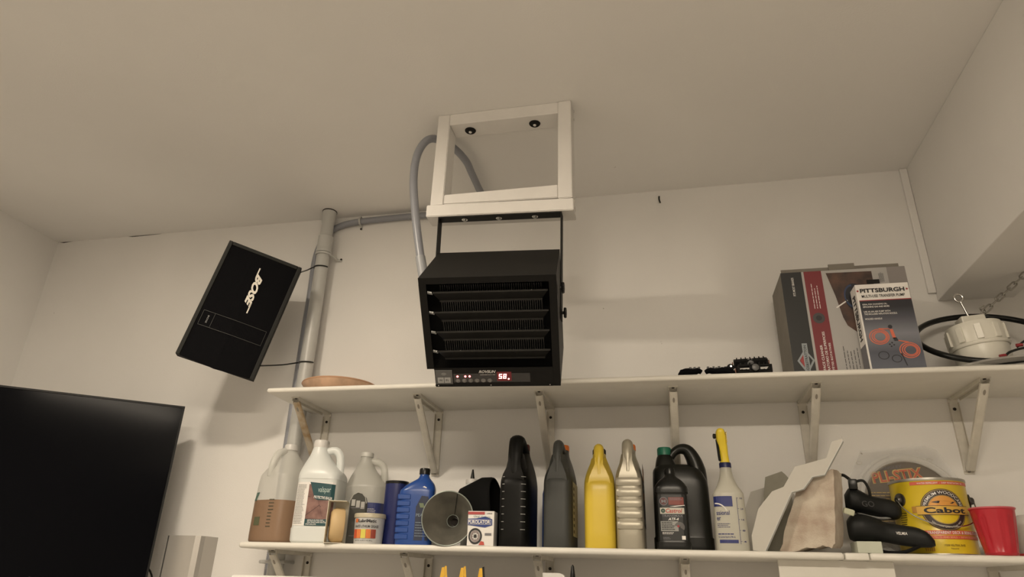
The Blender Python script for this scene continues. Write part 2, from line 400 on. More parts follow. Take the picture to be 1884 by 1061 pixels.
# ---------------------------------------------------------------- heater
HW, HH, HD = .335, .288, .245
ya, pi_, ro = .0975, .7133, -.0055
Mh = Matrix.Rotation(ya, 4, 'Z') @ Matrix.Rotation(pi_, 4, 'X') @ Matrix.Rotation(ro, 4, 'Y')
HP = Vector((-.392, 1.518, 2.159))
t = thing('garage_heater', 'black louvered electric heater hanging from the white ceiling frame', 'heater')
t.location = HP; t.rotation_euler = Mh.to_euler()
H2, W2 = HH/2, HW/2
PB = -H2+.050                                       # top of the control panel
bm = B(); th = .002
box(bm, -W2, W2, 0, HD, H2-th, H2); box(bm, -W2, -W2+th, 0, HD, PB, H2-th); box(bm, W2-th, W2, 0, HD, -H2, H2-th)
box(bm, -W2, W2, HD-th, HD, -H2, H2-th); box(bm, -W2+.016, W2-th, .004, HD-th, -H2, -H2+th); box(bm, -W2+th, -W2+.018, .004, HD, PB-.002, PB)
obj('housing', bm, BLK, t)
bm = B(); rt_ = .016; rs = .018
box(bm, -W2, W2, -.0005, .003, H2-rt_, H2+.0002); box(bm, -W2-.0003, -W2+rs, -.0005, .003, PB-.001, H2-rt_); box(bm, W2-rs, W2+.0003, -.0005, .003, -H2, H2-rt_)
obj('front_rim', bm, BLK, t)
boxo('recess', BLK2, t, -W2+th, W2-th, .060, .063, -H2+.02, H2-th)
bm = B(); nf = 46
for i in range(nf):
    x = -W2+.045+i*(HW-.085)/(nf-1); box(bm, x-.0012, x+.0012, .036, .058, PB+.012, H2-.030)
o = obj('heat_fins', bm, mat('fin_metal', (.035, .034, .032), .4), t); o['kind'] = 'stuff'
LV = mat('louver_black', (.020, .0195, .0185), .36, spec=.3)
for i in range(4):
    zt = H2-.040-i*.0515; zb = zt-.028
    l = obj('louver', B(), LV, t)
    bm = B()
    a = [(-W2+.030, .006, zt), (W2-.022, .006, zt), (W2-.038, .030, zb), (-W2+.042, .030, zb)]
    q = [(x, y+.002, z+.002) for x, y, z in a]; loft(bm, [a, q])
    box(bm, -W2+.042, W2-.038, .029, .033, zb-.004, zb+.001); box(bm, -W2+.030, W2-.022, .004, .007, zt-.001, zt+.003)
    bm.to_mesh(l.data); bm.free()
    bm = B()
    for k in range(5): tube(bm, [(-W2+.0185+k*.0027, .008, zt-.003-.0006*k), (-W2+.0195+k*.0027, .006, zt+.001-.0006*k), (-W2+.0185+k*.0027+.001, .008, zt+.004-.0006*k)], .0007, 6)
    obj('spring', bm, mat('spring_metal', (.8, .8, .78), .3, .6), l)
# control panel
pnl = boxo('control_panel', BLK, t, -W2+.0185, W2-.018, -.0012, .003, -H2, PB)
fp = lambda u, v, k=0: (u, -.0014-.0003*(k+1), v)
LT = mat('silver_lettering', (.60, .58, .55), .4)
text('ROVSUN', LT, t, fp, -.036, PB-.013, .043, .0075, 1, shear=.35, bold=.02)
patch('underline', LT, t, fp, -.034, .005, PB-.0185, PB-.0172)
LBL = mat('grey_plate', (.085, .085, .083), .5); KEY = mat('grey_key', (.30, .30, .29), .5)
fpl = boxo('wifi_plate', LBL, t, -W2+.0205, -W2+.0640, -.0035, -.0012, -H2+.008, PB-.0035, bev=.0008)
fq = lambda u, v, k=0: (u, -.0035-.0003*(k+1), v)
bx = -W2+.0422
boxo('wifi_key', KEY, fpl, bx-.0165, bx-.0008, -.0045, -.0034, -H2+.0120, -H2+.0265, bev=.0004)
boxo('wifi_key', KEY, fpl, bx+.0008, bx+.0165, -.0045, -.0034, -H2+.0120, -H2+.0265, bev=.0004)
fk = lambda u, v, k=0: (u, -.0045-.0003*(k+1), v)
text('Wi', INK, fpl, fk, bx-.013, -H2+.0165, .009, .006); text('Fi', INK, fpl, fk, bx+.0045, -H2+.0165, .006, .006)
for r in (.003, .0055, .008): ringp('wifi_symbol', KEY, fpl, fq, bx, -H2+.0305, r, r+.0011, 1, PI*.22, PI*.78, 12)
patch('display_window', mat('panel_gloss', (.022, .020, .019), .15), t, fp, -W2+.066, W2-.075, -H2+.012, PB-.014, 0)
EM = mat('led_red_white', (1, .2, .2), .4, emit=(1, .30, .26), estr=9)
EMH = mat('led_red_rim', (.5, .02, .03), .4, emit=(1, .02, .05), estr=.35)
for x in (-.091, -.071, -.060):
    b = obj('indicator_light', lathe(B(), [(.0022, 0), (.0022, .0012), (.0012, .0018)], 12, mtx=Matrix.Translation((x, -.0016, PB-.0215)) @ Matrix.Rotation(PI/2, 4, 'X')), EM, t, True)
    ringp('indicator_rim', EMH, b, fp, x, PB-.0215, .0021, .0034, 1, n=16)
for i in range(6):
    bm = B(); lathe(bm, [(.0062, 0), (.0060, .0008), (.0050, .0012)], 20, mtx=Matrix.Translation((-.0905+i*.0162, -.0016, PB-.0335)) @ Matrix.Rotation(PI/2, 4, 'X') @ Matrix.Diagonal((1, .85, 1, 1)))
    b = obj('button', bm, mat('button_grey', (.10, .095, .09), .4), t, True)
    bm = B(); ft = lambda u, v, k=0: (u, -.0031, v); cxb = -.0905+i*.0162
    ringp('button_mark', mat('mark_grey', (.3, .28, .26), .5), b, ft, cxb, PB-.0335, .0018, .0026, 0, i*.7, i*.7+4.6, 12)
def seg7(ch, x, z, w, h, par):
    S = {'5': 'afgcd', '8': 'abcdefg'}[ch]; bm = B(); tk = .0019; sl = .12
    seg = {'a': (0, w, h-tk, h), 'g': (0, w, h/2-tk/2, h/2+tk/2), 'd': (0, w, 0, tk), 'f': (0, tk, h/2, h), 'b': (w-tk, w, h/2, h), 'e': (0, tk, 0, h/2), 'c': (w-tk, w, 0, h/2)}
    for c in S:
        a, b_, c0, c1 = seg[c]; prism(bm, [(x+a+sl*c0, z+c0), (x+b_+sl*c0, z+c0), (x+b_+sl*c1, z+c1), (x+a+sl*c1, z+c1)], -.0022, -.0012)
    return obj('display_digit', bm, EM, par)
seg7('5', .0135, -H2+.0215, .0078, .0125, t); seg7('8', .0245, -H2+.0215, .0078, .0125, t)
obj('display_point', lathe(B(), [(.0027, 0), (.0020, .0010)], 12, mtx=Matrix.Translation((.0385, -.0012, -H2+.0205)) @ Matrix.Rotation(PI/2, 4, 'X')), EM, t, True)
patch('display_glow_lens', mat('red_lens', (.06, .004, .006), .2, emit=(1, .02, .05), estr=.05), t, fp, .009, .046, -H2+.015, -H2+.040, 1)
for x in (-W2+.026, -.007, W2-.026): screw(t, x, -.0012, -H2+.0045, .0018, STEEL)
# yoke and its knobs (world frame put into the heater's frame)
Hw = Matrix.Translation(HP) @ Mh; Hi = Hw.inverted()
bm = B(); x0, x1, ys0, ys1 = -.581, -.2265, 1.602, 1.630
def zline(x): return 2.549-(x+.617)/.424*.017
def q8(pa, pb, pc, pd, th, nrm):
    a = [Hi @ Vector(p) for p in (pa, pb, pc, pd)]; n = (Hi.to_3x3() @ Vector(nrm)).normalized()*th
    loft(bm, [a, [v+n for v in a]])
q8((x0, ys0, zline(x0)-.001), (x1, ys0, zline(x1)-.001), (x1, ys1, zline(x1)-.001), (x0, ys1, zline(x0)-.001), .003, (0, 0, -1))
pL = Hw @ Vector((-W2-.004, .135, .0)); pR = Hw @ Vector((W2+.004, .135, .0))
for sx, pv in ((x0, pL), (x1, pR)):
    q8((sx, ys0, zline(sx)-.001), (sx, ys1, zline(sx)-.001), (pv.x, pv.y+.014, pv.z-.02), (pv.x, pv.y-.014, pv.z-.02), .003, (1, 0, 0) if sx == x0 else (-1, 0, 0))
obj('yoke', bm, BLK, t)
for x in (-.506, -.406, -.303):
    M2 = Hi @ Matrix.Translation((x, 1.616, zline(x)-.0042)) @ Matrix.Rotation(PI, 4, 'X')
    b = obj('washer', lathe(B(), [(.0085, 0), (.0085, .0012), (.006, .0016)], 18, mtx=M2), STEEL, t, True)
    obj('bolt_head', lathe(B(), [(.0050, .0012), (.0050, .0050), (.004, .0056)], 6, mtx=M2), mat('dull_steel', (.35, .35, .34), .4, 1), b)
for dy, dz in ((.060, .092), (.135, .0)):
    b = obj('knob', B(), BLKP, t); bm = B()
    MM = Matrix.Translation((W2+.004, dy, dz)) @ Matrix.Rotation(PI/2, 4, 'Y')
    rings = []
    for r, z in ((.004, 0), (.004, .004), (.012, .005), (.0135, .008), (.012, .012), (.006, .013)):
        rings.append([tuple(MM @ Vector(((r*(1+.12*math.cos(6*a)) if r > .01 else r)*math.cos(a), (r*(1+.12*math.cos(6*a)) if r > .01 else r)*math.sin(a), z))) for a in [2*PI*i/36 for i in range(36)]])
    loft(bm, rings); bm.to_mesh(b.data); bm.free()

# ---------------------------------------------------------------- loudspeaker
Ms = Matrix.Rotation(.559, 4, 'Z') @ Matrix.Rotation(.127, 4, 'X') @ Matrix.Rotation(.225, 4, 'Y')
t = thing('wall_speaker', 'black tilted loudspeaker with white lettering mounted on the wall', 'speaker')
t.location = (-1.33, 1.845, 2.405); t.rotation_euler = Ms.to_euler()
SW, SH, SD = .25, .41, .17
bm = B(); rings = []
for y, sw, sh in ((.010, SW, SH), (.06, SW, SH), (SD, SW*.62, SH*.86)):
    rings.append([(-sw/2, y, -sh/2), (sw/2, y, -sh/2), (sw/2, y, sh/2), (-sw/2, y, sh/2)])
loft(bm, rings); obj('cabinet', bm, BLK2, t)
bm = B(); e = .013
box(bm, -SW/2, -SW/2+e, -.002, .012, -SH/2, SH/2, bev=.002); box(bm, SW/2-e, SW/2, -.002, .012, -SH/2, SH/2, bev=.002); box(bm, -SW/2+e, SW/2-e, -.002, .012, SH/2-e, SH/2, bev=.002)
obj('bezel', bm, mat('bezel_black', (.009, .0095, .008), .55, spec=.25), t)
gw = SW/2-e-.0008
bm = B(); zt_, zb_ = SH/2-e-.001, -SH/2+.002
prof = lambda z: [(-gw, .001, z), (-gw*.72, -.001, z), (-gw*.3, -.004, z-.0), (0, -.0085, z), (gw*.3, -.006, z), (gw*.75, -.002, z), (gw, .001, z), (gw, .011, z), (-gw, .011, z)]
loft(bm, [prof(zb_), prof(zt_)]); 
for v in bm.verts:
    if v.co.z < 0 and v.co.y < .005: v.co.z -= (.005-v.co.y)*.8
obj('grille', bm, BLKC, t)
fs = lambda u, v, k=0: (u, -.0092-.0004*k+max(0, abs(u)-.004)*.075, v)
WL = mat('cream_lettering', (.78, .74, .66), .5)
# reads down the cabinet: u' = -z, v' = +x
fr = lambda a, b, k=0: fs(b, -a, k)
text('BOSE', WL, t, fr, -.130, .000, .122, .024, 2, shear=.5, bold=.05)
o = patch('logo_bar', WL, t, fr, -.148, -.114, .000, .0040, 2, 2); o = patch('logo_bar', WL, t, fr, -.026, .010, .0200, .0240, 2, 2)
SG = mat('seam_grey', (.035, .035, .032), .6)
for z in (-.045, -.095): patch('grille_seam', SG, t, fs, -gw+.008, gw-.008, z-.0007, z+.0007, 1, 24)
for u in (-gw+.008, -gw+.045, gw-.009): patch('grille_seam', SG, t, fs, u, u+.0012, -.095, -.045, 1, 1)
text('BOSE', mat('grey_lettering', (.3, .3, .3), .5), t, fr, .058, -.084, .026, .0045, 2, bold=.0)
bk = obj('mounting_arm', B(), BLK, t); bm = B()
Si = (Matrix.Translation(t.location) @ Ms).inverted()
tube(bm, [Si @ Vector((-1.42, 1.99, 2.42)), Si @ Vector((-1.45, 2.08, 2.44)), Si @ Vector((-1.45, 2.145, 2.44))], .012, 12)
tube(bm, [Si @ Vector((-1.45, 2.140, 2.44)), Si @ Vector((-1.45, 2.1498, 2.44))], .035, 20); bm.to_mesh(bk.data); bm.free()
for z, sx, sy, sz, lb in ((2.662, -1.192, 2.00, 2.668, 'upper black wire from the speaker to the pipe'), (2.290, -1.285, 1.95, 2.275, 'lower black wire from the speaker to the pipe')):
    st = (Matrix.Translation((-1.33, 1.845, 2.405)) @ Ms) @ (Vector((SW/2+.001, .02, SH/2-.010)) if z > 2.5 else Vector((SW/2+.001, .02, -SH/2+.052)))
    pts = [st, Vector((-1.275, 2.09, z-.004))]
    pts = [st, st.lerp(Vector((-1.242, 2.085, z)), .6)+Vector((0, 0, -.004)), Vector((-1.238, 2.088, z))] + [Vector((-1.206+.0272*math.cos(a), 2.095+.0272*math.sin(a), z+.003*math.sin(a))) for a in [PI+.15+i*(PI-.3)/10 for i in range(11)]]
    o = obj('speaker_wire', tube(B(), catmull(pts, 4), .0024, 8), BLKP, None, True); tag(o, lb, 'wire')

# ---------------------------------------------------------------- television and the metal channel
dx, dy = .791, .611
t = thing('television', 'large black flat screen television in the left corner', 'television', (-1.583, 2.0, 2.119), rz=math.atan2(dy, dx))
TWd, THt = 1.16, .68
boxo('rear_shell', BLK2, t, -TWd+.004, -.004, .004, .030, -THt+.004, -.004, bev=.004)
bm = B(); e = .006
box(bm, -TWd, 0, -.006, .004, -e, 0); box(bm, -TWd, 0, -.006, .004, -THt, -THt+.012); box(bm, -TWd, -TWd+e, -.006, .004, -THt+.012, -e); box(bm, -e, 0, -.006, .004, -THt+.012, -e)
obj('bezel', bm, mat('tv_bezel', (.008, .008, .008), .45, spec=.2), t)
boxo('screen', mat('tv_screen', (.004, .0042, .0055), .12, spec=.03), t, -TWd+e, -e, -.003, .003, -THt+.012, -e)
bm = B(); box(bm, -.72, -.44, .030, .050, -.46, -.2); tube(bm, [(-.58, .045, -.33), (-.64, .2, -.33), (-.60, .30, -.33)], .02, 10); obj('wall_mount', bm, BLK, t)
obj('power_cord', tube(B(), catmull([(-.06, .020, -.46), (.004, .020, -.52), (.022, .022, -.58), (.028, .022, -.64), (.02, .02, -.76)], 5), .003, 8), BLKP, t, True)
t = thing('metal_channel', 'tall silver metal channel standing against the wall right of the television', 'channel', (-1.53, 2.10, 0))
ALU = mat('brushed_aluminium', (.50, .48, .45), .38, .45)
bm = B(); prf = [(-.062, .049), (-.062, -.040), (-.050, -.042), (.045, -.042), (.060, -.034), (.066, -.020), (.066, .049)]
loft(bm, [[(x, y, 0) for x, y in prf], [(x, y, 1.709) for x, y in prf]]); obj('shell', bm, ALU, t)
bm = B(); box(bm, -.0655, -.0622, -.034, .049, 0, 1.707); box(bm, -.055, -.0515, -.0432, -.0418, .0, 1.708); obj('edge_strip', bm, mat('dark_strip', (.06, .06, .058), .4), t)

# ---------------------------------------------------------------- upper shelf goods
WOOD = mat('brown_wood', P(212, 166, 128), .55, var=.15, vscale=30)
t = thing('wooden_tray', 'low brown wooden dish on the left end of the upper shelf', 'dish', (-1.02, 2.005, US))
obj('dish', lathe(B(), [(.055, 0), (.105, .012), (.122, .030), (.120, .034), (.112, .032), (.05, .010)], 40), WOOD, t, True)
obj('rim', lathe(B(), [(.1215, .0295), (.1235, .0315), (.1215, .0345), (.1185, .0345)], 40, caps=False), mat('darker_wood', P(186, 136, 98), .5), t, True)
t.scale = (1, 1, 1.25)
o = tag(obj('hook_wire', tube(B(), catmull([(.048, 2.1505, 2.876), (.048, 2.140, 2.874), (.0475, 2.140, 2.862), (.0505, 2.140, 2.848)], 4), .0026, 8), BLK, None, True), 'small black wire clip high on the wall right of the frame', 'clip')

# bike parts
def pedal(label, loc, rz, tilt, size=1.0):
    t = thing('bicycle_pedal', label, 'pedal', loc, group='black bicycle parts on the upper shelf')
    t.rotation_euler = (tilt, 0, rz); s = size
    bm = B()
    for sy in (-1, 1):
        box(bm, -.045*s, .045*s, sy*.030*s-.003, sy*.030*s+.003, .004, .009, bev=.001); box(bm, -.045*s, .045*s, sy*.030*s-.003, sy*.030*s+.003, .021*s, .026*s, bev=.001)
        for q in (-.043, -.012, .012, .043): box(bm, q*s-.002, q*s+.002, sy*.030*s-.0025, sy*.030*s+.0025, .008, .022*s)
        for k in range(-3, 4): box(bm, k*.012*s-.0015, k*.012*s+.0015, sy*.030*s-.0035, sy*.030*s+.0035, .026*s, .030*s)
    for sx in (-1, 1): box(bm, sx*.042*s-.003, sx*.042*s+.003, -.030*s, .030*s, .004, .024*s)
    box(bm, -.045*s, .045*s, -.004, .004, .008, .020)
    obj('cage', bm, BLK, t)
    b = obj('body', lathe(B(), [(.011, -.04*s), (.012, -.01), (.010, .04*s)], 16, mtx=Matrix.Translation((0, 0, .015)) @ Matrix.Rotation(PI/2, 4, 'X')), BLKP, t, True)
    obj('end_cap', lathe(B(), [(.009, 0), (.009, .002), (.006, .003)], 18, mtx=Matrix.Translation((0, -.040*s, .015)) @ Matrix.Rotation(PI/2, 4, 'X')), mat('cap_grey', (.10, .10, .10), .35), b, True)
    obj('axle', lathe(B(), [(.006, .03), (.005, .062*s)], 10, mtx=Matrix.Translation((0, 0, .015)) @ Matrix.Rotation(-PI/2, 4, 'X')), STEEL, t, True)
    bm = B()
    for sx in (-1, 1): box(bm, sx*.048*s-.0012, sx*.048*s+.0012, -.012, .012, .008, .020)
    obj('reflector', bm, mat('amber_reflector', (.20, .06, .02), .3), t)
    return t
pedal('black bicycle pedal lying flat beside the cardboard box', (.262, 1.895, US), .05, 0)
pd = pedal('black bicycle pedal tilted on top of the flat pedal', (.262, 1.925, US+.033), -.12, .35)
def strap(label, x, w, loc_y=1.885, flip=1, name='toe_clip'):
    t = thing(name, label, 'toe clip', (x, loc_y, US), group='black bicycle parts on the upper shelf')
    keys = [(-w/2, .004), (-w/2+.006, .016), (-w*.2, .022), (w*.1, .019), (w*.35, .024), (w/2, .018)]
    bm = B(); pts = catmull([(flip*a, 0, b*.75) for a, b in keys], 4)
    tube(bm, pts, [.008+.0045*math.sin(PI*min(1, (i+2)/len(pts))) for i in range(len(pts))], 10, flat=.8); 
    zmin = min(v.co.z for v in bm.verts)
    for v in bm.verts: v.co.z -= zmin
    obj('cushion', bm, BLKC, t, True)
    bm = B()
    for i in range(6): box(bm, flip*(-w*.1+i*w*.1)-.003, flip*(-w*.1+i*w*.1)+.003, -.006, .008, .014, .026+.003*(i % 2), bev=.001)
    obj('teeth', bm, BLKP, t)
    obj('buckle', lathe(B(), [(.0055, -.009), (.0065, -.006), (.0055, .006)], 12, mtx=Matrix.Translation((flip*-w*.42, 0, .017)) @ Matrix.Rotation(PI/2, 4, 'X')), BLK, t, True)
    return t
strap('small black toe clip lying alone, leftmost black part on the upper shelf', .095, .058)
strap('black toe clip with rounded left end beside the bicycle pedals', .172, .074, flip=-1)
t = thing('cleat_clamp', 'small upright black clamp between the toe clip and pedals', 'clamp', (.200, 1.915, US), group='black bicycle parts on the upper shelf')
bm = B(); box(bm, -.014, .014, -.010, .010, 0, .010, bev=.002); box(bm, -.012, -.003, -.008, .008, .010, .036, bev=.002); obj('block', bm, BLKP, t)
obj('ring', lathe(B(), [(.008, -.006), (.010, -.003), (.010, .003), (.008, .006)], 18, mtx=Matrix.Translation((.006, 0, .034)) @ Matrix.Rotation(PI/2, 4, 'X')), BLK, t, True)
obj('bolt', lathe(B(), [(.003, 0), (.003, .012)], 8, mtx=Matrix.Translation((.006, -.002, .034)) @ Matrix.Rotation(PI/2, 4, 'X')), STEEL, t, True)

# surface cleaner box
CARD = mat('cardboard', P(128, 115, 98), .8, var=.06, vscale=20)
t = thing('cleaner_box', 'large black, red and white cardboard box of a surface cleaner', 'box', (.376, 1.935, US))
BW, BH, BD = .335, .322, .17
boxo('carton', CARD, t, 0, BW, 0, BD, 0, BH, bev=.002)
bm = B(); box(bm, .004, BW-.012, .006, .0085, BH-.001, BH+.013); box(bm, .135, .205, .001, .0055, BH+.001, BH+.020); obj('top_flap', bm, CARD, t)
f = flatmap(0, 0, 0)
GR = mat('print_grey', P(120, 112, 108), .5)
patch('front_print', mat('box_white', P(178, 165, 150), .5), t, f, .0, BW, 0, BH, 0)
patch('black_band', mat('box_black', P(34, 33, 30), .5), t, f, .0, .0575, 0, BH, 1)
patch('red_band', mat('box_red', P(122, 38, 40), .5), t, f, .064, .112, 0, BH, 1)
patch('grey_corner', mat('box_lilac', P(142, 128, 116), .5), t, f, BW-.048, BW, .25, BH, 1)
BR = mat('photo_brown', P(98, 66, 48), .5, c2=P(60, 42, 34), vscale=25)
polyp('photo_print', BR, t, f, [(.124, BH-.008), (.246, BH-.010), (.246, .125), (.185, .125), (.158, .150), (.150, .175), (.140, .24)], 1)
ringp('photo_machine', mat('photo_black', P(30, 28, 32), .4), t, f, .190, .235, 0, .028, 2, n=24, sy=1.5)
ringp('photo_machine_rim', mat('photo_blue', P(52, 62, 84), .4), t, f, .186, .238, .020, .024, 3, PI*.5, PI*1.5, n=16, sy=1.5)
polyp('photo_wand', PAPER, t, f, [(.136, .206), (.138, .203), (.170, .224), (.168, .227)], 3)
bm = B(); boxo('carton_handle', BLKP, t, .228, .262, -.0035, -.0015, BH-.050, BH-.037, bev=.001)
text('FITS MOST BRANDS', PAPER, t, f, .034, BH-.075, .058, .0065, 2, rot=PI/2)
text('SURFACE CLEANER', PAPER, t, f, .083, .004, .092, .0065, 2, rot=PI/2)
text('R GIRATORIO DE SUPERFICIES', PAPER, t, f, .094, .003, .132, .0065, 2, rot=PI/2)
text('R À TÊTES ROTATIVES', PAPER, t, f, .105, .003, .098, .0065, 2, rot=PI/2)
lines(PAPER, t, f, .076, .098, .205, .285, 3, 2, .22, vert=True)
lines(INK, t, f, .132, .175, .0, .095, 5, 2, .16, vert=True, seed=4)
lines(INK, t, f, .262, .276, BH-.045, BH-.012, 5, 2, .3, vert=True, seed=6)
ringp('photo_disc', mat('photo_grey', P(70, 62, 58), .4), t, f, .086, .176, .004, .016, 2, n=24)
ringp('photo_disc', mat('photo_grey2', P(40, 36, 36), .4), t, f, .086, .176, .0, .008, 3, n=20)
SIL = mat('emblem_silver', P(150, 148, 140), .4)
polyp('emblem', SIL, t, f, [(.012, .052), (.035, .086), (.058, .052), (.035, .012)], 2)
polyp('emblem', mat('emblem_black', P(30, 30, 28), .5), t, f, [(.018, .052), (.035, .078), (.052, .052), (.035, .022)], 3)
polyp('emblem', mat('emblem_red', P(160, 52, 48), .5), t, f, [(.019, .052), (.030, .070), (.030, .030)], 4)
patch('emblem_bar', SIL, t, f, .029, .043, -.0+.001, .102, 5, 1)
text('BRIGGS&STRATTON', INK, t, f, .0395, .002, .094, .0070, 6, rot=PI/2)
# transfer pump box
t = thing('pump_box', 'smaller white and grey transfer pump box in front of the cleaner box', 'box', (.553, 1.872, US))
BW, BH, BD = .134, .246, .052
boxo('carton', PAPER, t, 0, BW, 0, BD, 0, BH, bev=.001)
GD = mat('box_gradient', P(84, 80, 82), .45)
nt = GD.node_tree; tc = nt.nodes.new('ShaderNodeTexCoord'); sp = nt.nodes.new('ShaderNodeSeparateXYZ'); rp = nt.nodes.new('ShaderNodeValToRGB')
nt.links.new(tc.outputs['Object'], sp.inputs[0]); mp = nt.nodes.new('ShaderNodeMapRange'); mp.inputs[1].default_value = 0; mp.inputs[2].default_value = .2
nt.links.new(sp.outputs[2], mp.inputs[0]); nt.links.new(mp.outputs[0], rp.inputs[0]); cr = rp.color_ramp
cr.elements[0].position = 0; cr.elements[0].color = (*P(100, 98, 100), 1); cr.elements[1].position = 1; cr.elements[1].color = (*P(32, 30, 33), 1)
for ps, c_ in ((.25, P(80, 78, 82)), (.5, P(128, 122, 120)), (.72, P(78, 74, 76)), (.88, P(38, 35, 38))):
    e_ = cr.elements.new(ps); e_.color = (*c_, 1)
nt.links.new(rp.outputs[0], nt.nodes['Principled BSDF'].inputs['Base Color'])
f = flatmap(0, 0, 0)
patch('photo_print', GD, t, f, .004, BW, .003, .196, 1)
patch('red_rule', RED, t, f, .004, BW, .196, .1985, 1)
text('PITTSBURGH', INK, t, f, .010, .220, .112, .0125, 2, bold=.03)
text('MULTI-USE TRANSFER PUMP', INK, t, f, .012, .2055, .108, .0085, 2, bold=.01)
for x in (.004, .128): ringp('star_mark', RED, t, f, x, .226, 0, .003, 2, n=5)
text('IDEAL FOR CHANGING OIL,', PAPER, t, f, .010, .183, .062, .0048, 2); text('SIPHONING GAS AND MORE', PAPER, t, f, .010, .176, .066, .0048, 2)
text('USE AS AN AIR PUMP WITH', PAPER, t, f, .010, .162, .066, .0048, 2); text('THE INCLUDED INFLATION NOZZLE.', PAPER, t, f, .010, .155, .082, .0048, 2)
text('MOLDED HANDLE', PAPER, t, f, .010, .141, .042, .0048, 2)
HO = mat('hose_orange', P(215, 105, 72), .5); BK = mat('photo_ink', P(38, 36, 38), .5)
for cx, cy, r in ((.036, .092, .025), (.103, .052, .025)):
    for k_, rr_ in enumerate((r, r-.005, r-.009)): ringp('photo_hose', HO, t, f, cx+k_*.001, cy, rr_-.0026, rr_, 2, n=30, sy=.88)
polyp('photo_hose', HO, t, f, [(.038, .112), (.064, .112), (.064, .114), (.038, .116)], 3)
polyp('photo_hose', HO, t, f, [(.080, .078), (.104, .072), (.104, .0755), (.080, .081)], 3)
polyp('photo_pump', HO, t, f, [(.064, .112), (.072, .112), (.076, .086), (.068, .086)], 3)
polyp('photo_pump', BK, t, f, [(.068, .088), (.077, .088), (.081, .079), (.071, .079)], 3); ringp('photo_pump', BK, t, f, .067, .119, 0, .0055, 3, n=12)
for cx, cy, r in ((.038, .040, .0135), (.068, .030, .0125)): ringp('photo_gasket', BK, t, f, cx, cy, r-.0022, r, 2, n=24, sy=.85)
polyp('photo_tube', BK, t, f, [(.080, .044), (.083, .044), (.091, .010), (.088, .010)], 2)
for cx, cy in ((.058, .070), (.064, .074), (.068, .068), (.061, .064)): ringp('photo_fitting', BK, t, f, cx, cy, 0, .0024, 2, n=6)
fside = lambda u, v, k=0: (-.0005-.0004*k, u, v)
text('PITTSBURGH', INK, t, lambda u, v, k=0: fside(v, u, k), .098, .014, .128, .018, 1, bold=.03) if False else None
text('PITTSBURGH', INK, t, lambda a, b, k=0: (-.0006, .040-b, BH-.025-a), 0, 0, .130, .026, 1, bold=.03)
o = patch('side_print', GR, t, lambda u, v, k=0: (-.0005, u, v), .002, BD-.002, .003, .075, 0)

# round light fixture with its cable coil and eye bolt
WP = mat('white_plastic', P(232, 216, 190), .3)
CLR = mat('clear_plastic', (.8, .8, .8), .08, alpha=.22)
t = thing('round_light', 'round white light fixture with clear disc and eye bolt', 'light fixture', (.868, 1.965, US))
t.rotation_euler = (0, -.08, 0)
bm = B(); lathe(bm, [(.06, .004), (.120, .006), (.132, .011), (.134, .015), (.130, .017), (.06, .016)], 48, caps=False); obj('disc', bm, mat('clear_disc', (.72, .70, .66), .08, alpha=.35), t, True)
obj('housing', lathe(B(), [(.060, .014), (.064, .020), (.066, .060), (.067, .078)], 48), WP, t, True)
cap_ = obj('collar', lathe(B(), [(.070, .076), (.0725, .080), (.0725, .083), (.068, .086), (.070, .130), (.066, .141), (.050, .1435)], 48), WP, t, True)
for i in range(10): obj('grip_rib', box(B(), -.008, .008, -.0735, -.066, .088, .130, bev=.0012, mtx=Matrix.Rotation(2*PI*i/10+.35, 4, 'Z')), WP, cap_)
obj('neck', box(B(), -.030, .030, -.024, .024, .143, .168, bev=.003), WP, t)
bm = B(); tube(bm, [(-.004, -.010, .160), (-.012, -.010, .215)], .0028, 10)
ring = [(-.0135+.0105*math.sin(a), -.010, .2255-.0115*math.cos(a)) for a in [2*PI*i/20 for i in range(20)]]
tube(bm, ring, .0028, 8, closed=True); obj('eye_bolt', bm, STEEL, t, True)
cz = []
for i in range(48):
    a = 2*PI*i/48; cz.append(Vector((.020+.158*math.cos(a), .010+.115*math.sin(a), .112+.102*math.sin(a))))
obj('cable_coil', tube(B(), cz, .0080, 12, closed=True), BLKP, t, True)
obj('wire', tube(B(), catmull([(.015, -.078, .030), (.03, -.080, .040), (.07, -.082, .046), (.13, -.08, .042)], 5), .0032, 8), BLKP, t, True)
obj('wire_nut', lathe(B(), [(.004, 0), (.005, .012), (.0035, .016)], 10, mtx=Matrix.Translation((.002, -.078, .032)) @ Matrix.Rotation(PI/2, 4, 'Y')), RED, t, True)
obj('wire', tube(B(), catmull([(.052, -.070, .052), (.066, -.078, .062), (.09, -.08, .072), (.14, -.07, .075)], 5), .0028, 8), BLKP, t, True)
obj('wire_nut', lathe(B(), [(.0045, 0), (.0045, .014)], 10, mtx=Matrix.Translation((.050, -.076, .056)) @ Matrix.Rotation(PI/2, 4, 'Y')), RED, t, True)
obj('plug', box(B(), .075, .100, -.092, -.070, .052, .074, bev=.004), BLKP, t)
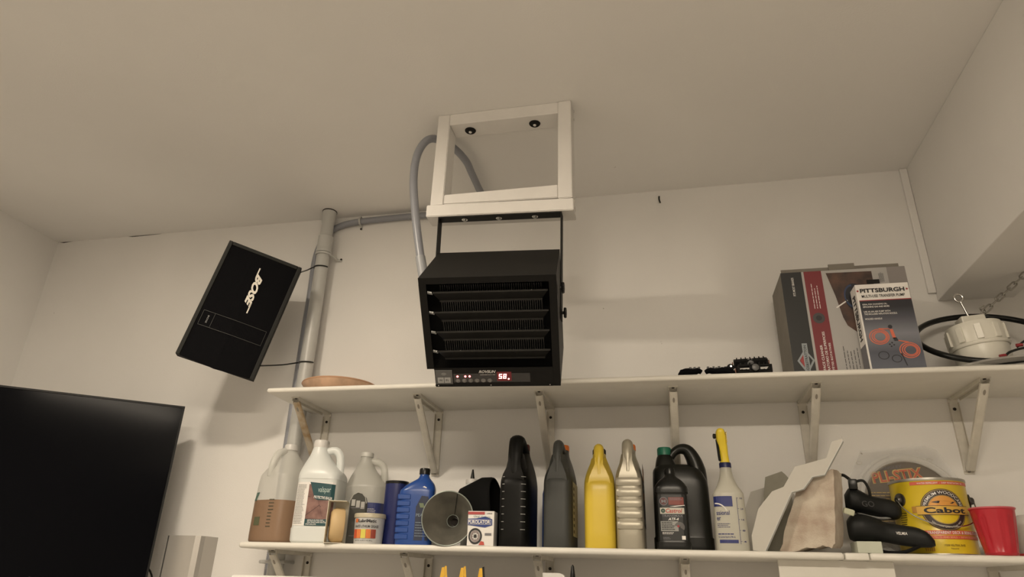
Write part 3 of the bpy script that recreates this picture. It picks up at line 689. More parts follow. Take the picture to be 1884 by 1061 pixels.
# chain from the beam to the coil
t = thing('steel_chain', 'steel chain hanging from the boxed beam down to the light fixture', 'chain', (0, 0, 0))
a0 = Vector((.893, 1.955, 2.315)); a1 = Vector((1.022, 1.955, 2.424)); d = (a1-a0); n = 7; L = d.length/n
for i in range(n):
    c = a0+d*(i+.5)/n; u = d.normalized(); s = (Vector((0, 1, 0)) if i % 2 else u.cross(Vector((0, 1, 0)))).normalized()
    pts = []
    hl, hw = L*.36, .0062
    for k in range(20):
        th = 2*PI*k/20; pts.append(c+u*(hl*(1 if math.cos(th) > 0 else -1)+hw*math.cos(th))*(1.0)+s*hw*math.sin(th) if abs(math.cos(th)) > 1e-6 else c+s*hw*math.sin(th))
    obj('link', tube(B(), pts, .0022, 7, closed=True), mat('chain_steel', (.42, .41, .38), .3, 1), t, True)
obj('hook', tube(B(), catmull([(1.026, 1.955, 2.4262), (1.026, 1.955, 2.418), (1.020, 1.955, 2.414), (1.015, 1.955, 2.420)], 5), .0022, 8), STEEL, t, True)
obj('twist', tube(B(), catmull([(.878, 1.955, 2.302), (.888, 1.948, 2.318), (.896, 1.962, 2.308), (.884, 1.958, 2.325), (.893, 1.950, 2.330)], 5), .002, 7), MATS['chain_steel'], t, True)

# ---------------------------------------------------------------- lower shelf goods
MILK = mat('milky_plastic', P(236, 222, 200), .35, alpha=.50, tl=.25)
AMB = mat('amber_liquid', P(150, 114, 84), .3, tl=.1)
def put(name, label, cat, x, y, rz=0, z=LS, group=None): return thing(name, label, cat, (x, y, z), rz, group)
def cap(parent, x, y, z, r, h, m, ribs=0, name='cap'):
    bm = B(); n = 48; rings = []
    for rr_, zz in ((r, 0), (r, h*.8), (r*.9, h), (r*.2, h)):
        rings.append([(x+rr_*(1+(.03*math.cos(24*2*PI*i/n) if ribs and zz < h else 0))*math.cos(2*PI*i/n), y+rr_*math.sin(2*PI*i/n), z+zz) for i in range(n)])
    loft(bm, rings); return obj(name, bm, m, parent, True)
# amber jug
t = put('plastic_jug', 'translucent jug half full of amber liquid at the left end', 'jug', -1.143, 1.972, -.3, group='jugs on the lower shelf')
K = [(.0, .128, .128, 0, 0, 3), (.004, .142, .142, 0, 0, 3), (.02, .148, .148, 0, 0, 3), (.12, .146, .146, 0, 0, 3), (.185, .138, .138, 0, 0, 3), (.205, .128, .128, 0, 0, 2.6), (.245, .078, .078, 0, 0, 2.2), (.268, .044, .044, 0, 0, 2), (.278, .036, .036, 0, 0, 2)]
obj('bottle', body(K, 3), MILK, t, True)
K2 = [(.0008, .130, .130, 0, 0, 3), (.004, .1436, .1436, 0, 0, 3), (.02, .1492, .1492, 0, 0, 3), (.120, .1472, .1472, 0, 0, 3)]
obj('liquid', body(K2, 3), AMB, t, True)
cap(t, 0, 0, .276, .0205, .018, WHITE, 1)
obj('handle', tube(B(), catmull([(-.006, -.060, .19), (-.004, -.060, .225), (-.004, -.046, .258), (0, -.022, .272)], 5), [.011]*16, 10), MILK, t, True)
f = cylmap(.0745); GN = mat('label_green', P(48, 92, 72), .5)
for i in range(3): patch('green_stripe', GN, t, semap(.147, .147, 3), -.050+i*.005, -.046+i*.005, .118, .142, 1, 2, skew=.012)
patch('date_label', mat('green_sticker', P(92, 90, 60), .6), t, semap(.148, .148, 3), -.030, -.006, .048, .072, 1, 4)
lines(mat('olive_ink', P(80, 72, 50), .6), t, semap(.148, .148, 3), .022, .040, .040, .125, 9, 1, .3, seed=8)
# valspar
t = put('plastic_jug', 'white jug with green and brick label, second from left', 'jug', -.994, 1.924, .14, group='jugs on the lower shelf')
WJ = mat('white_jug_plastic', P(222, 212, 194), .35)
K = [(0, .115, .110, 0, 0, 4), (.004, .126, .120, 0, 0, 4), (.012, .130, .122, 0, 0, 4), (.040, .130, .122, 0, 0, 4.5), (.045, .126, .118, 0, 0, 4.5), (.168, .126, .118, 0, 0, 4.5), (.176, .130, .122, 0, 0, 4), (.196, .126, .118, -.002, 0, 3.4), (.222, .094, .092, -.012, 0, 2.6), (.248, .062, .062, -.018, 0, 2.2), (.270, .047, .047, -.020, 0, 2), (.278, .042, .042, -.020, 0, 2)]
obj('bottle', body(K, 3), WJ, t, True)
cap(t, -.020, 0, .274, .0225, .022, WHITE, 1)
obj('handle', tube(B(), catmull([(.002, 0, .262), (.026, 0, .266), (.042, 0, .250), (.047, 0, .220), (.048, 0, .188)], 5), [.009, .0095]*10+[.010], 10, flat=1.3), WJ, t, True)
f = semap(.126, .118, 4.5)
patch('label', PAPER, t, f, -.056, .056, .046, .166, 0, 16)
BKR = mat('brick_print', P(146, 104, 88), .5, c2=P(112, 74, 62), vscale=40)
patch('brick_photo', BKR, t, f, -.018, .056, .062, .160, 1, 10)
GRN = mat('label_teal', P(30, 68, 66), .5)
for a, b, c, d in ((-.018, .072, .02, .102), (.02, .1, .05, .066), (.0, .15, .03, .07), (-.018, .125, .05, .118)):
    polyp('mortar_line', mat('mortar_dark', P(84, 56, 48), .6), t, f, [(a, b), (c, d), (c, d+.002), (a, b+.002)], 2)
bm = None
patch('green_panel', GRN, t, f, -.018, .056, .046, .064, 2, 10)
n_ = 8; bm = B(); rings = []
for u0_, v0_, v1_ in [(-.016+(.072)*i/n_, (.166-.050*min(1, i/2.2)), .166-.006*i/n_) for i in range(n_+1)]: rings.append([f(u0_, v0_, 2), f(u0_, v1_, 2)])
loft(bm, rings, False, False, closed=False); me = bpy.data.meshes.new('green_panel'); bm.to_mesh(me); bm.free(); link('green_panel', me, GRN, t)
text('valspar', mat('cream_ink', P(190, 196, 176), .5), t, f, .010, .133, .036, .020, 3, bold=0)
text('PROTECTIVE SEALER', PAPER, t, f, .000, .121, .052, .0075, 3, rot=-.08, bold=.02)
text('ONE GALLON', PAPER, t, f, -.014, .048, .030, .004, 3)
lines(PAPER, t, f, -.010, .05, .053, .063, 3, 3, .4, seed=2)
lines(mat('grey_ink', P(120, 112, 100), .6), t, f, -.053, -.024, .050, .160, 26, 2, .3, seed=3)
# empty jug
t = put('plastic_jug', 'empty cloudy jug with blue label behind the grease tub', 'jug', -.900, 2.045, .1, group='jugs on the lower shelf')
CJ = mat('cloudy_plastic', P(226, 212, 190), .3, alpha=.62, tl=.30)
K = [(0, .12, .12, 0, 0, 3), (.006, .132, .132, 0, 0, 3), (.15, .132, .132, 0, 0, 3), (.175, .128, .128, 0, 0, 2.8), (.205, .092, .092, -.01, 0, 2.4), (.235, .056, .056, -.015, 0, 2.1), (.258, .040, .040, -.015, 0, 2), (.268, .036, .036, -.015, 0, 2)]
obj('bottle', body(K, 3), CJ, t, True)
cap(t, -.015, 0, .266, .020, .014, mat('cloudy_cap', P(205, 192, 172), .4), 1)
obj('handle', tube(B(), catmull([(.002, 0, .252), (.028, 0, .248), (.044, 0, .232), (.049, 0, .205), (.050, 0, .172)], 5), .0095, 10, flat=1.2), CJ, t, True)
f = semap(.132, .132, 3)
patch('label', mat('label_blue', P(58, 62, 104), .5), t, f, .004, .064, .060, .122, 1, 10)
lines(PAPER, t, f, .020, .048, .090, .106, 4, 2, .3, seed=5)
# holder with tan roll
t = put('roll_dispenser', 'tan cardboard dispenser holding a round tan roll', 'dispenser', -.906, 1.872, .30)
bm = B(); TC = mat('tan_card', P(225, 205, 172), .7)
box(bm, -.0285, -.0270, -.026, .028, 0, .113); box(bm, -.0285, .023, .0265, .028, 0, .113); box(bm, -.0285, .023, -.026, .028, 0, .0015); prism(bm, [(-.0285, .1115), (.023, .1115), (.023, .113), (-.0285, .113)], -.026, .028)
obj('sleeve', bm, TC, t)
obj('roll', lathe(B(), [(.006, -.021), (.036, -.020), (.043, -.015), (.0465, -.006), (.0465, .014), (.044, .018), (.006, .018)], 40, mtx=Matrix.Translation((-.002, .006, .0485)) @ Matrix.Rotation(.25, 4, 'Z') @ Matrix.Rotation(PI/2, 4, 'Y') @ Matrix.Diagonal((1, .75, 1, 1))), mat('tan_roll', P(206, 166, 112), .55), t, True)
t = put('retail_package', 'dark round-topped carton with pale squares beside the tan roll', 'package', -.866, 1.915, .15)
PK = mat('pack_dark', P(58, 54, 44), .4)
bm = prism(B(), [(-.026, 0), (.022, 0), (.022, .112), (.018, .128), (.008, .138), (-.004, .141), (-.016, .134), (-.024, .118)], -.010, .010); obj('card', bm, PK, t)
f = flatmap(0, -.010, 0)
for i in range(3): patch('pale_square', mat('pale_print', P(170, 158, 142), .5), t, f, -.020+i*.014, -.009+i*.014, .104-.004*i, .122-.003*i, 1, 1)
patch('print_rule', GR, t, f, -.022, .02, .098, .0995, 1, 1); patch('print_rule', GR, t, f, -.018, .0, .022, .0235, 1, 1)
bm = tube(B(), [(-.026, -.0105, .0), (-.0255, -.0105, .118), (-.017, -.0105, .135), (-.004, -.0105, .142), (.009, -.0105, .139), (.019, -.0105, .129), (.0235, -.0105, .112)], .0013, 6); obj('clear_rim', bm, mat('pale_rim', P(180, 168, 150), .3), t)
# grease tub
t = put('grease_tub', 'small white tub of lithium grease with orange squares', 'tub', -.823, 1.905)
obj('tub', lathe(B(), [(.038, 0), (.0395, .003), (.0425, .070)], 40), mat('tub_white', P(200, 188, 172), .4), t, True)
obj('lid', lathe(B(), [(.0415, .069), (.0448, .070), (.0448, .079), (.0435, .0815), (.038, .082)], 40), mat('lid_tan', P(192, 172, 138), .35), t, True)
f = lambda u, v, k=0: cylmap(.0395+.0425*0+.003*v/.07+.0006)(u, v, k)
text('LubriMatic', INK, t, f, -.016, .0565, .052, .0088, 1, bold=.03)
patch('orange_mark', mat('print_orange', P(214, 108, 52), .5), t, f, -.029, -.018, .0565, .0665, 1, 3)
text('WHITE LITHIUM GREASE', INK, t, f, -.029, .0425, .072, .0072, 1, bold=.015)
patch('print_rule', INK, t, f, -.031, .04, .0525, .0530, 1, 10)
for i, c_ in enumerate((P(206, 84, 48), P(222, 118, 58), P(222, 196, 80), P(214, 112, 44), P(150, 60, 40))):
    patch('colour_square', mat('square%d' % i, c_, .5), t, f, -.034+i*.0142, -.0205+i*.0142, .015, .0385, 1, 4)
text('NET WT. 16 OZ. (1 LB.) 453 g', INK, t, f, -.024, .007, .052, .0034, 1)
# blue cylinder, small cap behind, blue bottle
t = put('storage_canister', 'plain dark blue cylindrical canister with black rim', 'canister', -.770, 1.955)
obj('tube', lathe(B(), [(.033, 0), (.034, .002), (.034, .174)], 36), mat('navy_plastic', P(27, 34, 80), .38), t, True)
obj('rim', lathe(B(), [(.0345, .170), (.0348, .172), (.0348, .178), (.030, .179), (.029, .174)], 36), BLKP, t, True)
t = put('glue_bottle', 'small white cap peeking over the dark blue canister', 'bottle', -.752, 2.045)
obj('bottle', lathe(B(), [(.020, 0), (.022, .004), (.022, .15), (.012, .168), (.011, .176)], 24), WJ, t, True); cap(t, 0, 0, .174, .0125, .018, WHITE, 1)
BLU = mat('blue_plastic', P(28, 66, 126), .3)
t = put('oil_bottle', 'bright blue ribbed oil bottle with black cap', 'bottle', -.686, 1.905, .22)
K = [(0, .094, .058, 0, 0, 5), (.004, .102, .064, 0, 0, 5), (.128, .100, .064, 0, 0, 5), (.150, .094, .062, .004, 0, 4), (.166, .070, .052, .011, 0, 3), (.180, .036, .036, .016, 0, 2.2), (.188, .028, .028, .016, 0, 2), (.194, .026, .026, .016, 0, 2)]
obj('bottle', body(K, 3), BLU, t, True)
cap(t, .016, 0, .192, .0150, .017, BLKP, 1)
rb = B()
for i in range(7): box(rb, -.0508, -.014, -.0335, .0335, .0135+i*.0175, .0285+i*.0175, bev=.0022, seg=1)
obj('grip_ribs', rb, BLU, t, True)
f = semap(.1, .064, 5)
polyp('label', mat('label_navy', P(20, 30, 52), .45), t, f, [(.002, .012), (.040, .012), (.042, .10), (.034, .128), (.016, .13), (.002, .10)], 1)
patch('label_star', mat('gold_print', P(110, 116, 80), .5), t, f, .014, .026, .098, .110, 2, 1, skew=-.004)
text('PEAK', mat('grey_print2', P(120, 126, 130), .5), t, f, .004, .074, .026, .008, 2); lines(MATS['grey_print2'], t, f, .004, .036, .02, .062, 6, 2, .3, seed=9)
polyp('sticker', PAPER, t, lambda u, v, k=0: (u, -.0305+.0006*(v-.148)/.01, v), [(.016, .146), (.026, .145), (.028, .153), (.021, .157), (.015, .153)], 1)
# metal funnel: wide mouth towards the room
GALV = mat('galvanised', P(128, 117, 99), .45, .3, c2=P(98, 90, 76), vscale=14)
t = thing('metal_funnel', 'galvanised metal funnel lying with its round mouth facing out', 'funnel', (-.576, 1.850, LS+.0690))
t.rotation_euler = (PI/2-.02, .0, .10)
obj('cone', lathe(B(), [(.0705, 0), (.0175, -.080), (.0165, -.080), (.0690, 0)], 56, caps=False, mtx=Matrix.Identity(4)), GALV, t, True)
obj('rim', tube(B(), [(.0705*math.cos(2*PI*i/56), .0705*math.sin(2*PI*i/56), .0) for i in range(56)], .0016, 8, closed=True), mat('rim_metal', P(150, 148, 130), .4, .4), t, True)
obj('spout', lathe(B(), [(.0172, -.078), (.012, -.112), (.011, -.112), (.0160, -.078)], 32, caps=False), GALV, t, True)
obj('spout_shade_disc', lathe(B(), [(.0108, -.110), (.0108, -.111)], 24), DARK, t)  # added dark disc: stands for shade in the open spout, blocks light behind
obj('spout_ring', tube(B(), [(.0165*math.cos(2*PI*i/32), .0165*math.sin(2*PI*i/32), -.078) for i in range(32)], .0010, 8, closed=True), MATS['rim_metal'], t, True)
obj('seam', tube(B(), [(.0105+.013, .0655-.003, .0+.0005), (.0045, .0170, -.077)], .0010, 6), mat('seam_dark', P(60, 58, 50), .5, .5), t)
# glue bottle with black nozzle
t = put('glue_bottle', 'white glue bottle with black nozzle behind the metal funnel', 'bottle', -.582, 2.108)
obj('bottle', lathe(B(), [(.026, 0), (.028, .005), (.028, .130), (.0205, .188), (.019, .193)], 32), WJ, t, True)
cap(t, 0, 0, .192, .0205, .014, WHITE, 1); obj('nozzle', lathe(B(), [(.007, .204), (.0068, .209), (.0025, .236)], 16), BLKP, t, True)
# black funnel on its side
t = put('oil_funnel', 'big black funnel lying on its side behind the white filter box', 'funnel', -.490, 2.020, -.22)
BF = mat('black_rubber', (.004, .004, .004), .75, spec=.12)
bm = B(); st = [(.014, .096), (.010, .100), (-.02, .100), (-.098, .070), (-.105, .060), (-.105, .056), (-.095, .066), (-.02, .094), (.012, .092)]
loft(bm, [[(x, r*.52*math.sin(2*PI*i/40), .1005+(.105-.1005)*0+(r-.1005)*.25*0+ (r*math.cos(2*PI*i/40)) - (.1-r)*.0) for i in range(40)] for x, r in st], False, False)
for v in bm.verts: v.co.x += (.1-v.co.z)*.18
obj('cone', bm, BF, t, True)
obj('rim', tube(B(), [(.014+(-.096*math.cos(2*PI*i/40))*.18, .098*.52*math.sin(2*PI*i/40), .1005+.096*math.cos(2*PI*i/40)) for i in range(40)], .0028, 8, closed=True), BF, t, True)
# filter box
t = put('filter_box', 'white oil filter box with blue lettering and motorcycle wheel picture', 'box', -.484, 1.884, .04)
boxo('carton', PAPER, t, -.036, .036, -.030, .018, 0, .088, bev=.0008)
f = flatmap(0, -.030, 0); BL = mat('print_blue', P(44, 60, 116), .5)
patch('red_band', mat('print_red', P(176, 66, 60), .5), t, f, -.036, .010, .079, .086, 1, 1)
text('LARGE', INK, t, f, .016, .080, .014, .0035, 1)
polyp('blue_badge', BL, t, f, [(-.036, .068), (-.012, .069), (.012, .074), (.031, .067), (.031, .052), (.012, .046), (-.036, .052)], 1)
polyp('badge_rim', PAPER, t, f, [(-.036, .066), (.028, .0655), (.028, .0535), (-.036, .0535)], 2)
patch('badge_fill', BL, t, f, -.036, .027, .0545, .0645, 3, 1)
text('PUROLATOR', PAPER, t, f, -.0345, .0555, .0605, .0085, 4, bold=.03)
text('Ural Voltaic', mat('pen_green', P(70, 110, 96), .5), t, f, -.020, .0715, .046, .0055, 1, rot=-.04, bold=-.002)
for r0__, r1__, m_ in ((.014, .0185, INK), (.008, .013, mat('wheel_grey', P(150, 130, 118), .5)), (0, .004, INK)): ringp('wheel_print', m_, t, f, -.014, .024, r0__, r1__, 1, n=28, sy=1.1)
for i in range(8): a = i*PI/4; polyp('spoke_print', INK, t, f, [(-.014+.004*math.cos(a), .024+.004*math.sin(a)), (-.014+.004*math.cos(a+.25), .024+.004*math.sin(a+.25)), (-.014+.013*math.cos(a+.1), .024+.013*math.sin(a+.1))], 2)
polyp('print_red_blot', mat('blot_red', P(196, 76, 60), .5), t, f, [(-.004, .002), (.002, .012), (.010, .010), (.012, .002)], 1)
patch('part_number', GR, t, f, .012, .030, .026, .032, 1, 1)

# narrow jugs: handle towards the room, neck behind it
def side_jug(label, x, y, w, d, h, m, capm, rz=0, n=5, hw=.013, zs=.60, flat=1.0):
    t = put('oil_jug', label, 'jug', x, y, rz, group='oil jugs on the lower shelf')
    def bk(q): return (d-d*q)/2
    K = [(0, w*.92, d*.94, 0, 0, n), (.004, w, d, 0, 0, n), (h*.45, w, d, 0, 0, n), (h*zs, w*.985, d*.98, 0, d*.01, n), (h*(zs+.10), w*.88, d*.84, 0, bk(.84)-.002, n-1), (h*(zs+.19), w*.70, d*.60, 0, bk(.66)-.004, 3.2), (h*(zs+.27), w*.50, d*.36, 0, d*.20, 2.6), (h*(zs+.335), .036, .036, 0, d*.26, 2)]
    obj('bottle', body(K, 3, 40), m, t, True)
    cap(t, 0, d*.26, h*(zs+.325), .0185, h*.06, capm, 1)
    fy = -d/2+hw+.004
    pts = catmull([(0, fy+.006, h*(zs-.06)), (0, fy+.001, h*(zs+.06)), (0, fy+.004, h*(zs+.16)), (0, fy+d*.05, h*(zs+.27)), (0, fy+d*.12, h*.985-hw), (0, fy+d*.32, h*.98-hw), (0, d*.20, h*(zs+.29))], 5)
    obj('handle', tube(B(), pts, hw, 14, side=(1, 0, 0), flat=flat), m, t, True)
    hx = hw*flat; bm = B()                              # shoulders flowing into the handle
    S = [(-.04, .43, .466, .20), (.0, .43, .474, .20), (.05, .38, .470, .22), (.11, .28, .460, .24), (.17, None, .445, .25), (.24, None, .41, .25)]
    rg = []
    for dz, q, fr_, bk_ in S:
        xx = w*q if q else hx*.98; xb = max(xx, w*(.46-dz*.9)); z = h*(zs+dz)
        rg.append([(-xb, -d*bk_, z), (-xx, -d*(fr_-.05), z), (-xx*.8, -d*fr_, z), (xx*.8, -d*fr_, z), (xx, -d*(fr_-.05), z), (xb, -d*bk_, z)])
    loft(bm, rg); obj('shoulder', bm, m, t, True)
    return t
BJM = mat('black_jug_plastic', (.0055, .0055, .005), .42, spec=.15)
t = side_jug('tall black jug with white level marks and dark red cap', -.399, 1.952, .085, .180, .304, BJM, mat('dark_red_cap', P(112, 40, 34), .4), hw=.0135, zs=.57, flat=1.55)
tk = mat('tick_white', (.30, .30, .29), .5); f = semap(.085, .180, 5)
for i in range(8):
    for s in (-1, 1): patch('level_mark', tk, t, f, s*.028-.006 if s > 0 else -.030, s*.028+.006 if s > 0 else -.023, .042+i*.0195, .0436+i*.0195, 1, 2)
BB = mat('back_blue', P(30, 70, 140), .35)
t = put('oil_bottle', 'thin strip of a blue bottle between the black and grey jugs', 'bottle', -.322, 2.06, 0)
obj('bottle', body([(0, .05, .05, 0, 0, 4), (.004, .054, .054, 0, 0, 4), (.155, .054, .054, 0, 0, 4), (.175, .03, .03, 0, 0, 2), (.185, .024, .024, 0, 0, 2)], 3), BB, t, True); cap(t, 0, 0, .183, .014, .014, BLKP, 1)
GJ = mat('slate_plastic', P(66, 63, 56), .45, spec=.3)
t = side_jug('slate grey oil jug with orange cap', -.279, 1.940, .080, .165, .288, GJ, ORANGE, hw=.0135)
f = lambda u, v, k=0: (.0403+.0004*k, u, v)
patch('label', mat('label_cream', P(214, 196, 152), .5), t, f, -.050, .055, .030, .170, 0, 1)
o = lines(INK, t, f, -.042, -.018, .034, .160, 8, 1, .5, seed=12)
YJ = mat('yellow_jug_plastic', P(232, 190, 58), .32, tl=.12)
t = side_jug('bright yellow oil jug with black cap behind its handle', -.170, 1.940, .084, .160, .276, YJ, BLKP, hw=.0140)
t.rotation_euler = (0, 0, .07)
SJ = mat('champagne_plastic', P(172, 156, 130), .34, .30)
t = side_jug('champagne silver ribbed oil jug with orange cap', -.088, 1.935, .074, .165, .287, SJ, ORANGE, hw=.0150, rz=0)
bm = B()
for i in range(5):
    z = .046+i*.027
    loft(bm, [sring(z+dz, .066+dw, .010+dy, 0, -.0785, 3.5, 24) for dz, dw, dy in ((0, -.010, 0), (.003, 0, .003), (.012, .001, .0045), (.019, 0, .001), (.021, -.010, -.001))])
obj('grip_ribs', bm, SJ, t, True)
f = lambda u, v, k=0: (.0373+.0004*k, u, v)
DL = mat('label_dark', P(30, 32, 42), .45)
patch('label', DL, t, f, -.058, .058, .055, .215, 0, 1)
patch('label_block', mat('label_orange', P(214, 140, 70), .5), t, f, -.050, -.010, .172, .205, 1, 1); patch('label_block', MATS['label_orange'], t, f, -.050, -.015, .122, .140, 1, 1)
patch('label_block', PAPER, t, f, -.050, -.030, .160, .166, 1, 1); patch('label_block', PAPER, t, f, -.050, -.030, .148, .154, 1, 1); patch('label_block', PAPER, t, f, -.052, -.035, .060, .074, 1, 1)
lines(GR, t, f, -.05, .03, .080, .116, 7, 1, .4, seed=14)
# big black jug, broad side out
t = put('oil_jug', 'large black jug with green cap and handle hole', 'jug', .048, 2.015, 0, group='oil jugs on the lower shelf')
K = [(0, .148, .095, 0, 0, 5), (.005, .158, .104, 0, 0, 5), (.035, .158, .104, 0, 0, 5), (.040, .152, .100, 0, 0, 5), (.165, .150, .100, 0, 0, 5), (.195, .142, .096, -.003, 0, 4.5), (.215, .128, .086, -.008, 0, 4), (.228, .090, .070, -.016, 0, 3.5)]
BG = mat('green_black_plastic', (.007, .0078, .006), .32, spec=.35)
obj('bottle', body(K, 3, 40), BG, t, True)
obj('spout_tower', body([(.200, .070, .074, -.034, 0, 4), (.225, .060, .062, -.036, 0, 4), (.250, .046, .046, -.038, 0, 2.5), (.262, .034, .034, -.038, 0, 2)], 3), BG, t, True)
cap(t, -.038, 0, .258, .0195, .022, mat('green_cap', P(36, 108, 78), .4), 1)
obj('handle', tube(B(), catmull([(-.030, 0, .238), (-.014, 0, .264), (.006, 0, .276), (.026, 0, .272), (.040, 0, .250), (.048, 0, .222), (.051, 0, .190), (.050, 0, .150)], 5), [.012]*8+[.0125+.0115*min(1, i/18) for i in range(28)], 14, flat=1.0), BG, t, True)
# castrol bottle
t = put('oil_bottle', 'small black transmission fluid bottle with red and white label', 'bottle', .020, 1.895, 0)
K = [(0, .080, .050, 0, 0, 5), (.004, .086, .056, 0, 0, 5), (.018, .086, .056, 0, 0, 5), (.022, .080, .052, 0, 0, 5), (.135, .080, .052, 0, 0, 5), (.140, .086, .056, 0, 0, 4.5), (.154, .084, .055, 0, 0, 4), (.170, .062, .045, 0, 0, 3), (.182, .032, .032, 0, 0, 2), (.190, .026, .026, 0, 0, 2)]
obj('bottle', body(K, 3, 40), BLKP, t, True); cap(t, 0, 0, .188, .0135, .016, BLKP, 1)
f = semap(.080, .052, 5)
patch('label', mat('label_black', P(26, 26, 24), .35), t, f, -.034, .034, .022, .134, 0, 8)
patch('red_panel', mat('castrol_red', P(122, 46, 34), .4), t, f, -.008, .030, .108, .127, 1, 4)
ringp('round_emblem', GR, t, f, -.020, .117, .009, .0105, 2, n=20); ringp('round_emblem', mat('emblem_maroon', P(84, 34, 30), .4), t, f, -.020, .117, 0, .009, 1, n=20)
text('M', GR, t, f, -.0255, .113, .011, .008, 3); polyp('swoosh', PAPER, t, f, [(-.006, .104), (.010, .106), (.032, .108), (.032, .1065), (.008, .1035)], 2)
lines(GR, t, f, -.005, .028, .119, .126, 2, 2, .4, seed=19)
patch('white_panel', mat('castrol_white', P(196, 182, 158), .45), t, f, -.030, .030, .086, .101, 1, 8)
text('Castrol', mat('castrol_letter', P(176, 56, 40), .4), t, f, -.016, .0885, .041, .0105, 2, shear=.25, bold=.02)
ringp('green_emblem', mat('castrol_green', P(44, 66, 48), .4), t, f, -.0225, .0935, .001, .0055, 2, n=16)
text('TRANSMAX', GR, t, f, -.026, .0785, .052, .0055, 1); text('ATF-4', PAPER, t, f, -.011, .070, .026, .0065, 1, shear=.25, bold=.02)
patch('info_panel', mat('info_grey', P(150, 142, 128), .5), t, f, -.030, .013, .044, .068, 1, 8)
ringp('gear_print', mat('gear_grey', P(92, 84, 76), .4), t, f, .016, .054, .002, .0125, 2, PI*-.2, PI*.9, 16); ringp('gear_print', RED, t, f, .013, .056, 0, .003, 3, n=10)
lines(INK, t, f, -.028, .006, .046, .067, 5, 2, .45, seed=20); lines(PAPER, t, f, -.027, .002, .036, .042, 2, 2, .4, seed=21)
patch('small_square', PAPER, t, f, .020, .029, .024, .033, 1, 1)
lines(GR, t, f, -.026, -.006, .024, .030, 2, 1, .4, seed=22)
# spray bottle
t = put('spray_bottle', 'clear spray bottle with yellow trigger head', 'spray bottle', .165, 1.905, 0)
SPB = mat('frosted_plastic', P(236, 220, 192), .3, alpha=.80, tl=.35)
obj('bottle', body([(0, .076, .058, 0, 0, 3), (.004, .081, .062, 0, 0, 3), (.125, .077, .060, 0, 0, 3), (.142, .074, .058, 0, 0, 2.8), (.160, .052, .048, 0, 0, 2.3), (.185, .034, .034, 0, 0, 2), (.208, .028, .028, 0, 0, 2)], 3), SPB, t, True)
cap(t, 0, 0, .206, .0148, .014, mat('navy_collar', P(30, 34, 74), .4), 1, 'collar')
YT = mat('trigger_yellow', P(240, 200, 46), .35)
obj('neck', body([(.219, .024, .028, 0, 0, 3.5), (.240, .022, .028, -.001, -.001, 3.5), (.262, .026, .034, -.003, -.002, 3.5), (.282, .026, .046, -.005, -.006, 3.5), (.300, .022, .044, -.006, -.010, 3.2), (.306, .012, .03, -.006, -.012, 3)], 3, 24), YT, t, True)
obj('trigger', tube(B(), catmull([(-.0165, -.012, .278), (-.0155, -.016, .255), (-.0145, -.018, .232), (-.014, -.022, .222)], 4), .0035, 8), BLKP, t, True)
obj('nozzle', lathe(B(), [(.006, 0), (.007, .008), (.004, .010)], 12, mtx=Matrix.Translation((-.016, -.010, .288)) @ Matrix.Rotation(-PI/2, 4, 'Y')), BLKP, t, True)
bm = B()
for i in range(6): box(bm, .007, .0092, -.026, .012, .270+i*.005, .272+i*.005)
obj('grip_line', bm, YT, t)
f = semap(.079, .061, 3); NV = mat('label_navy2', P(40, 46, 96), .5)
patch('blue_panel', NV, t, f, -.038, .006, .106, .131, 1, 8); ringp('panel_arc', PAPER, t, f, -.036, .085, .027, .030, 2, PI*.12, PI*.5, 14)
text('ssional', NV, t, f, -.034, .085, .031, .011, 1); text('er', NV, t, f, -.034, .072, .009, .008, 1)
lines(NV, t, f, -.034, -.004, .054, .066, 3, 1, .35, seed=31); patch('blue_panel', NV, t, f, -.032, .012, .018, .026, 1, 8)
text('32 ounces liquid to 946 mL', NV, t, f, -.034, .029, .040, .006, 1); lines(NV, t, f, -.034, .008, .037, .042, 1, 1, .5, seed=33)
patch('scale_line', NV, t, f, .0165, .0175, .016, .128, 1, 1)
for i, s in enumerate(('32', '24', '16', '8', '4')):
    v = .126-i*.026; patch('scale_tick', NV, t, f, .0175, .021, v, v+.0008, 1, 1); text(s, NV, t, f, .024, v-.002, .007, .004, 1); 

# ---- white stepped panel, foam, plank
PAN = mat('white_foam_board', P(196, 181, 160), .6); EDG = WHITE
def planeobj(name, m, par, pts, th, base, ang, extra=None):
    M = Matrix.Translation(base) @ Matrix.Rotation(ang, 4, 'Z'); return obj(name, prism(B(), pts, 0, th, mtx=M), m, par)
t = put('foam_board', 'white stepped foam board panel leaning beside the tan foam block', 'panel', .238, 1.885, -.30)
PTS = [(0, 0), (.080, .140), (.109, .147), (.133, .175), (.162, .179), (.215, .258), (.213, .263), (.190, .257), (.172, .218), (.096, .201), (.063, .153), (.034, .143), (-.004, .102), (-.028, .037), (-.028, .003)]
obj('board', prism(B(), PTS, 0, .020), PAN, t)
bm = B(); EP = PTS[:6]
for a, b in zip(EP, EP[1:]):
    q = Vector((b[1]-a[1], 0, -(b[0]-a[0]))).normalized()*.0008
    vs = [Vector((a[0], 0, a[1])), Vector((b[0], 0, b[1])), Vector((b[0], .020, b[1])), Vector((a[0], .020, a[1]))]
    loft(bm, [vs, [v+q for v in vs]])
obj('cut_edge', bm, mat('edge_white', P(214, 206, 190), .6), t)
t = put('foam_board', 'plain white foam sheet behind the stepped panel, leaning to the wall', 'panel', .215, 2.10, -.25)
obj('board', prism(B(), [(0, 0), (.155, 0), (.150, .15), (.118, .192), (.03, .168), (0, .10)], 0, .008), PAN, t)
t = put('card_piece', 'small tan card piece sticking out behind the white stepped panel', 'card', .262, 2.02, -.2)
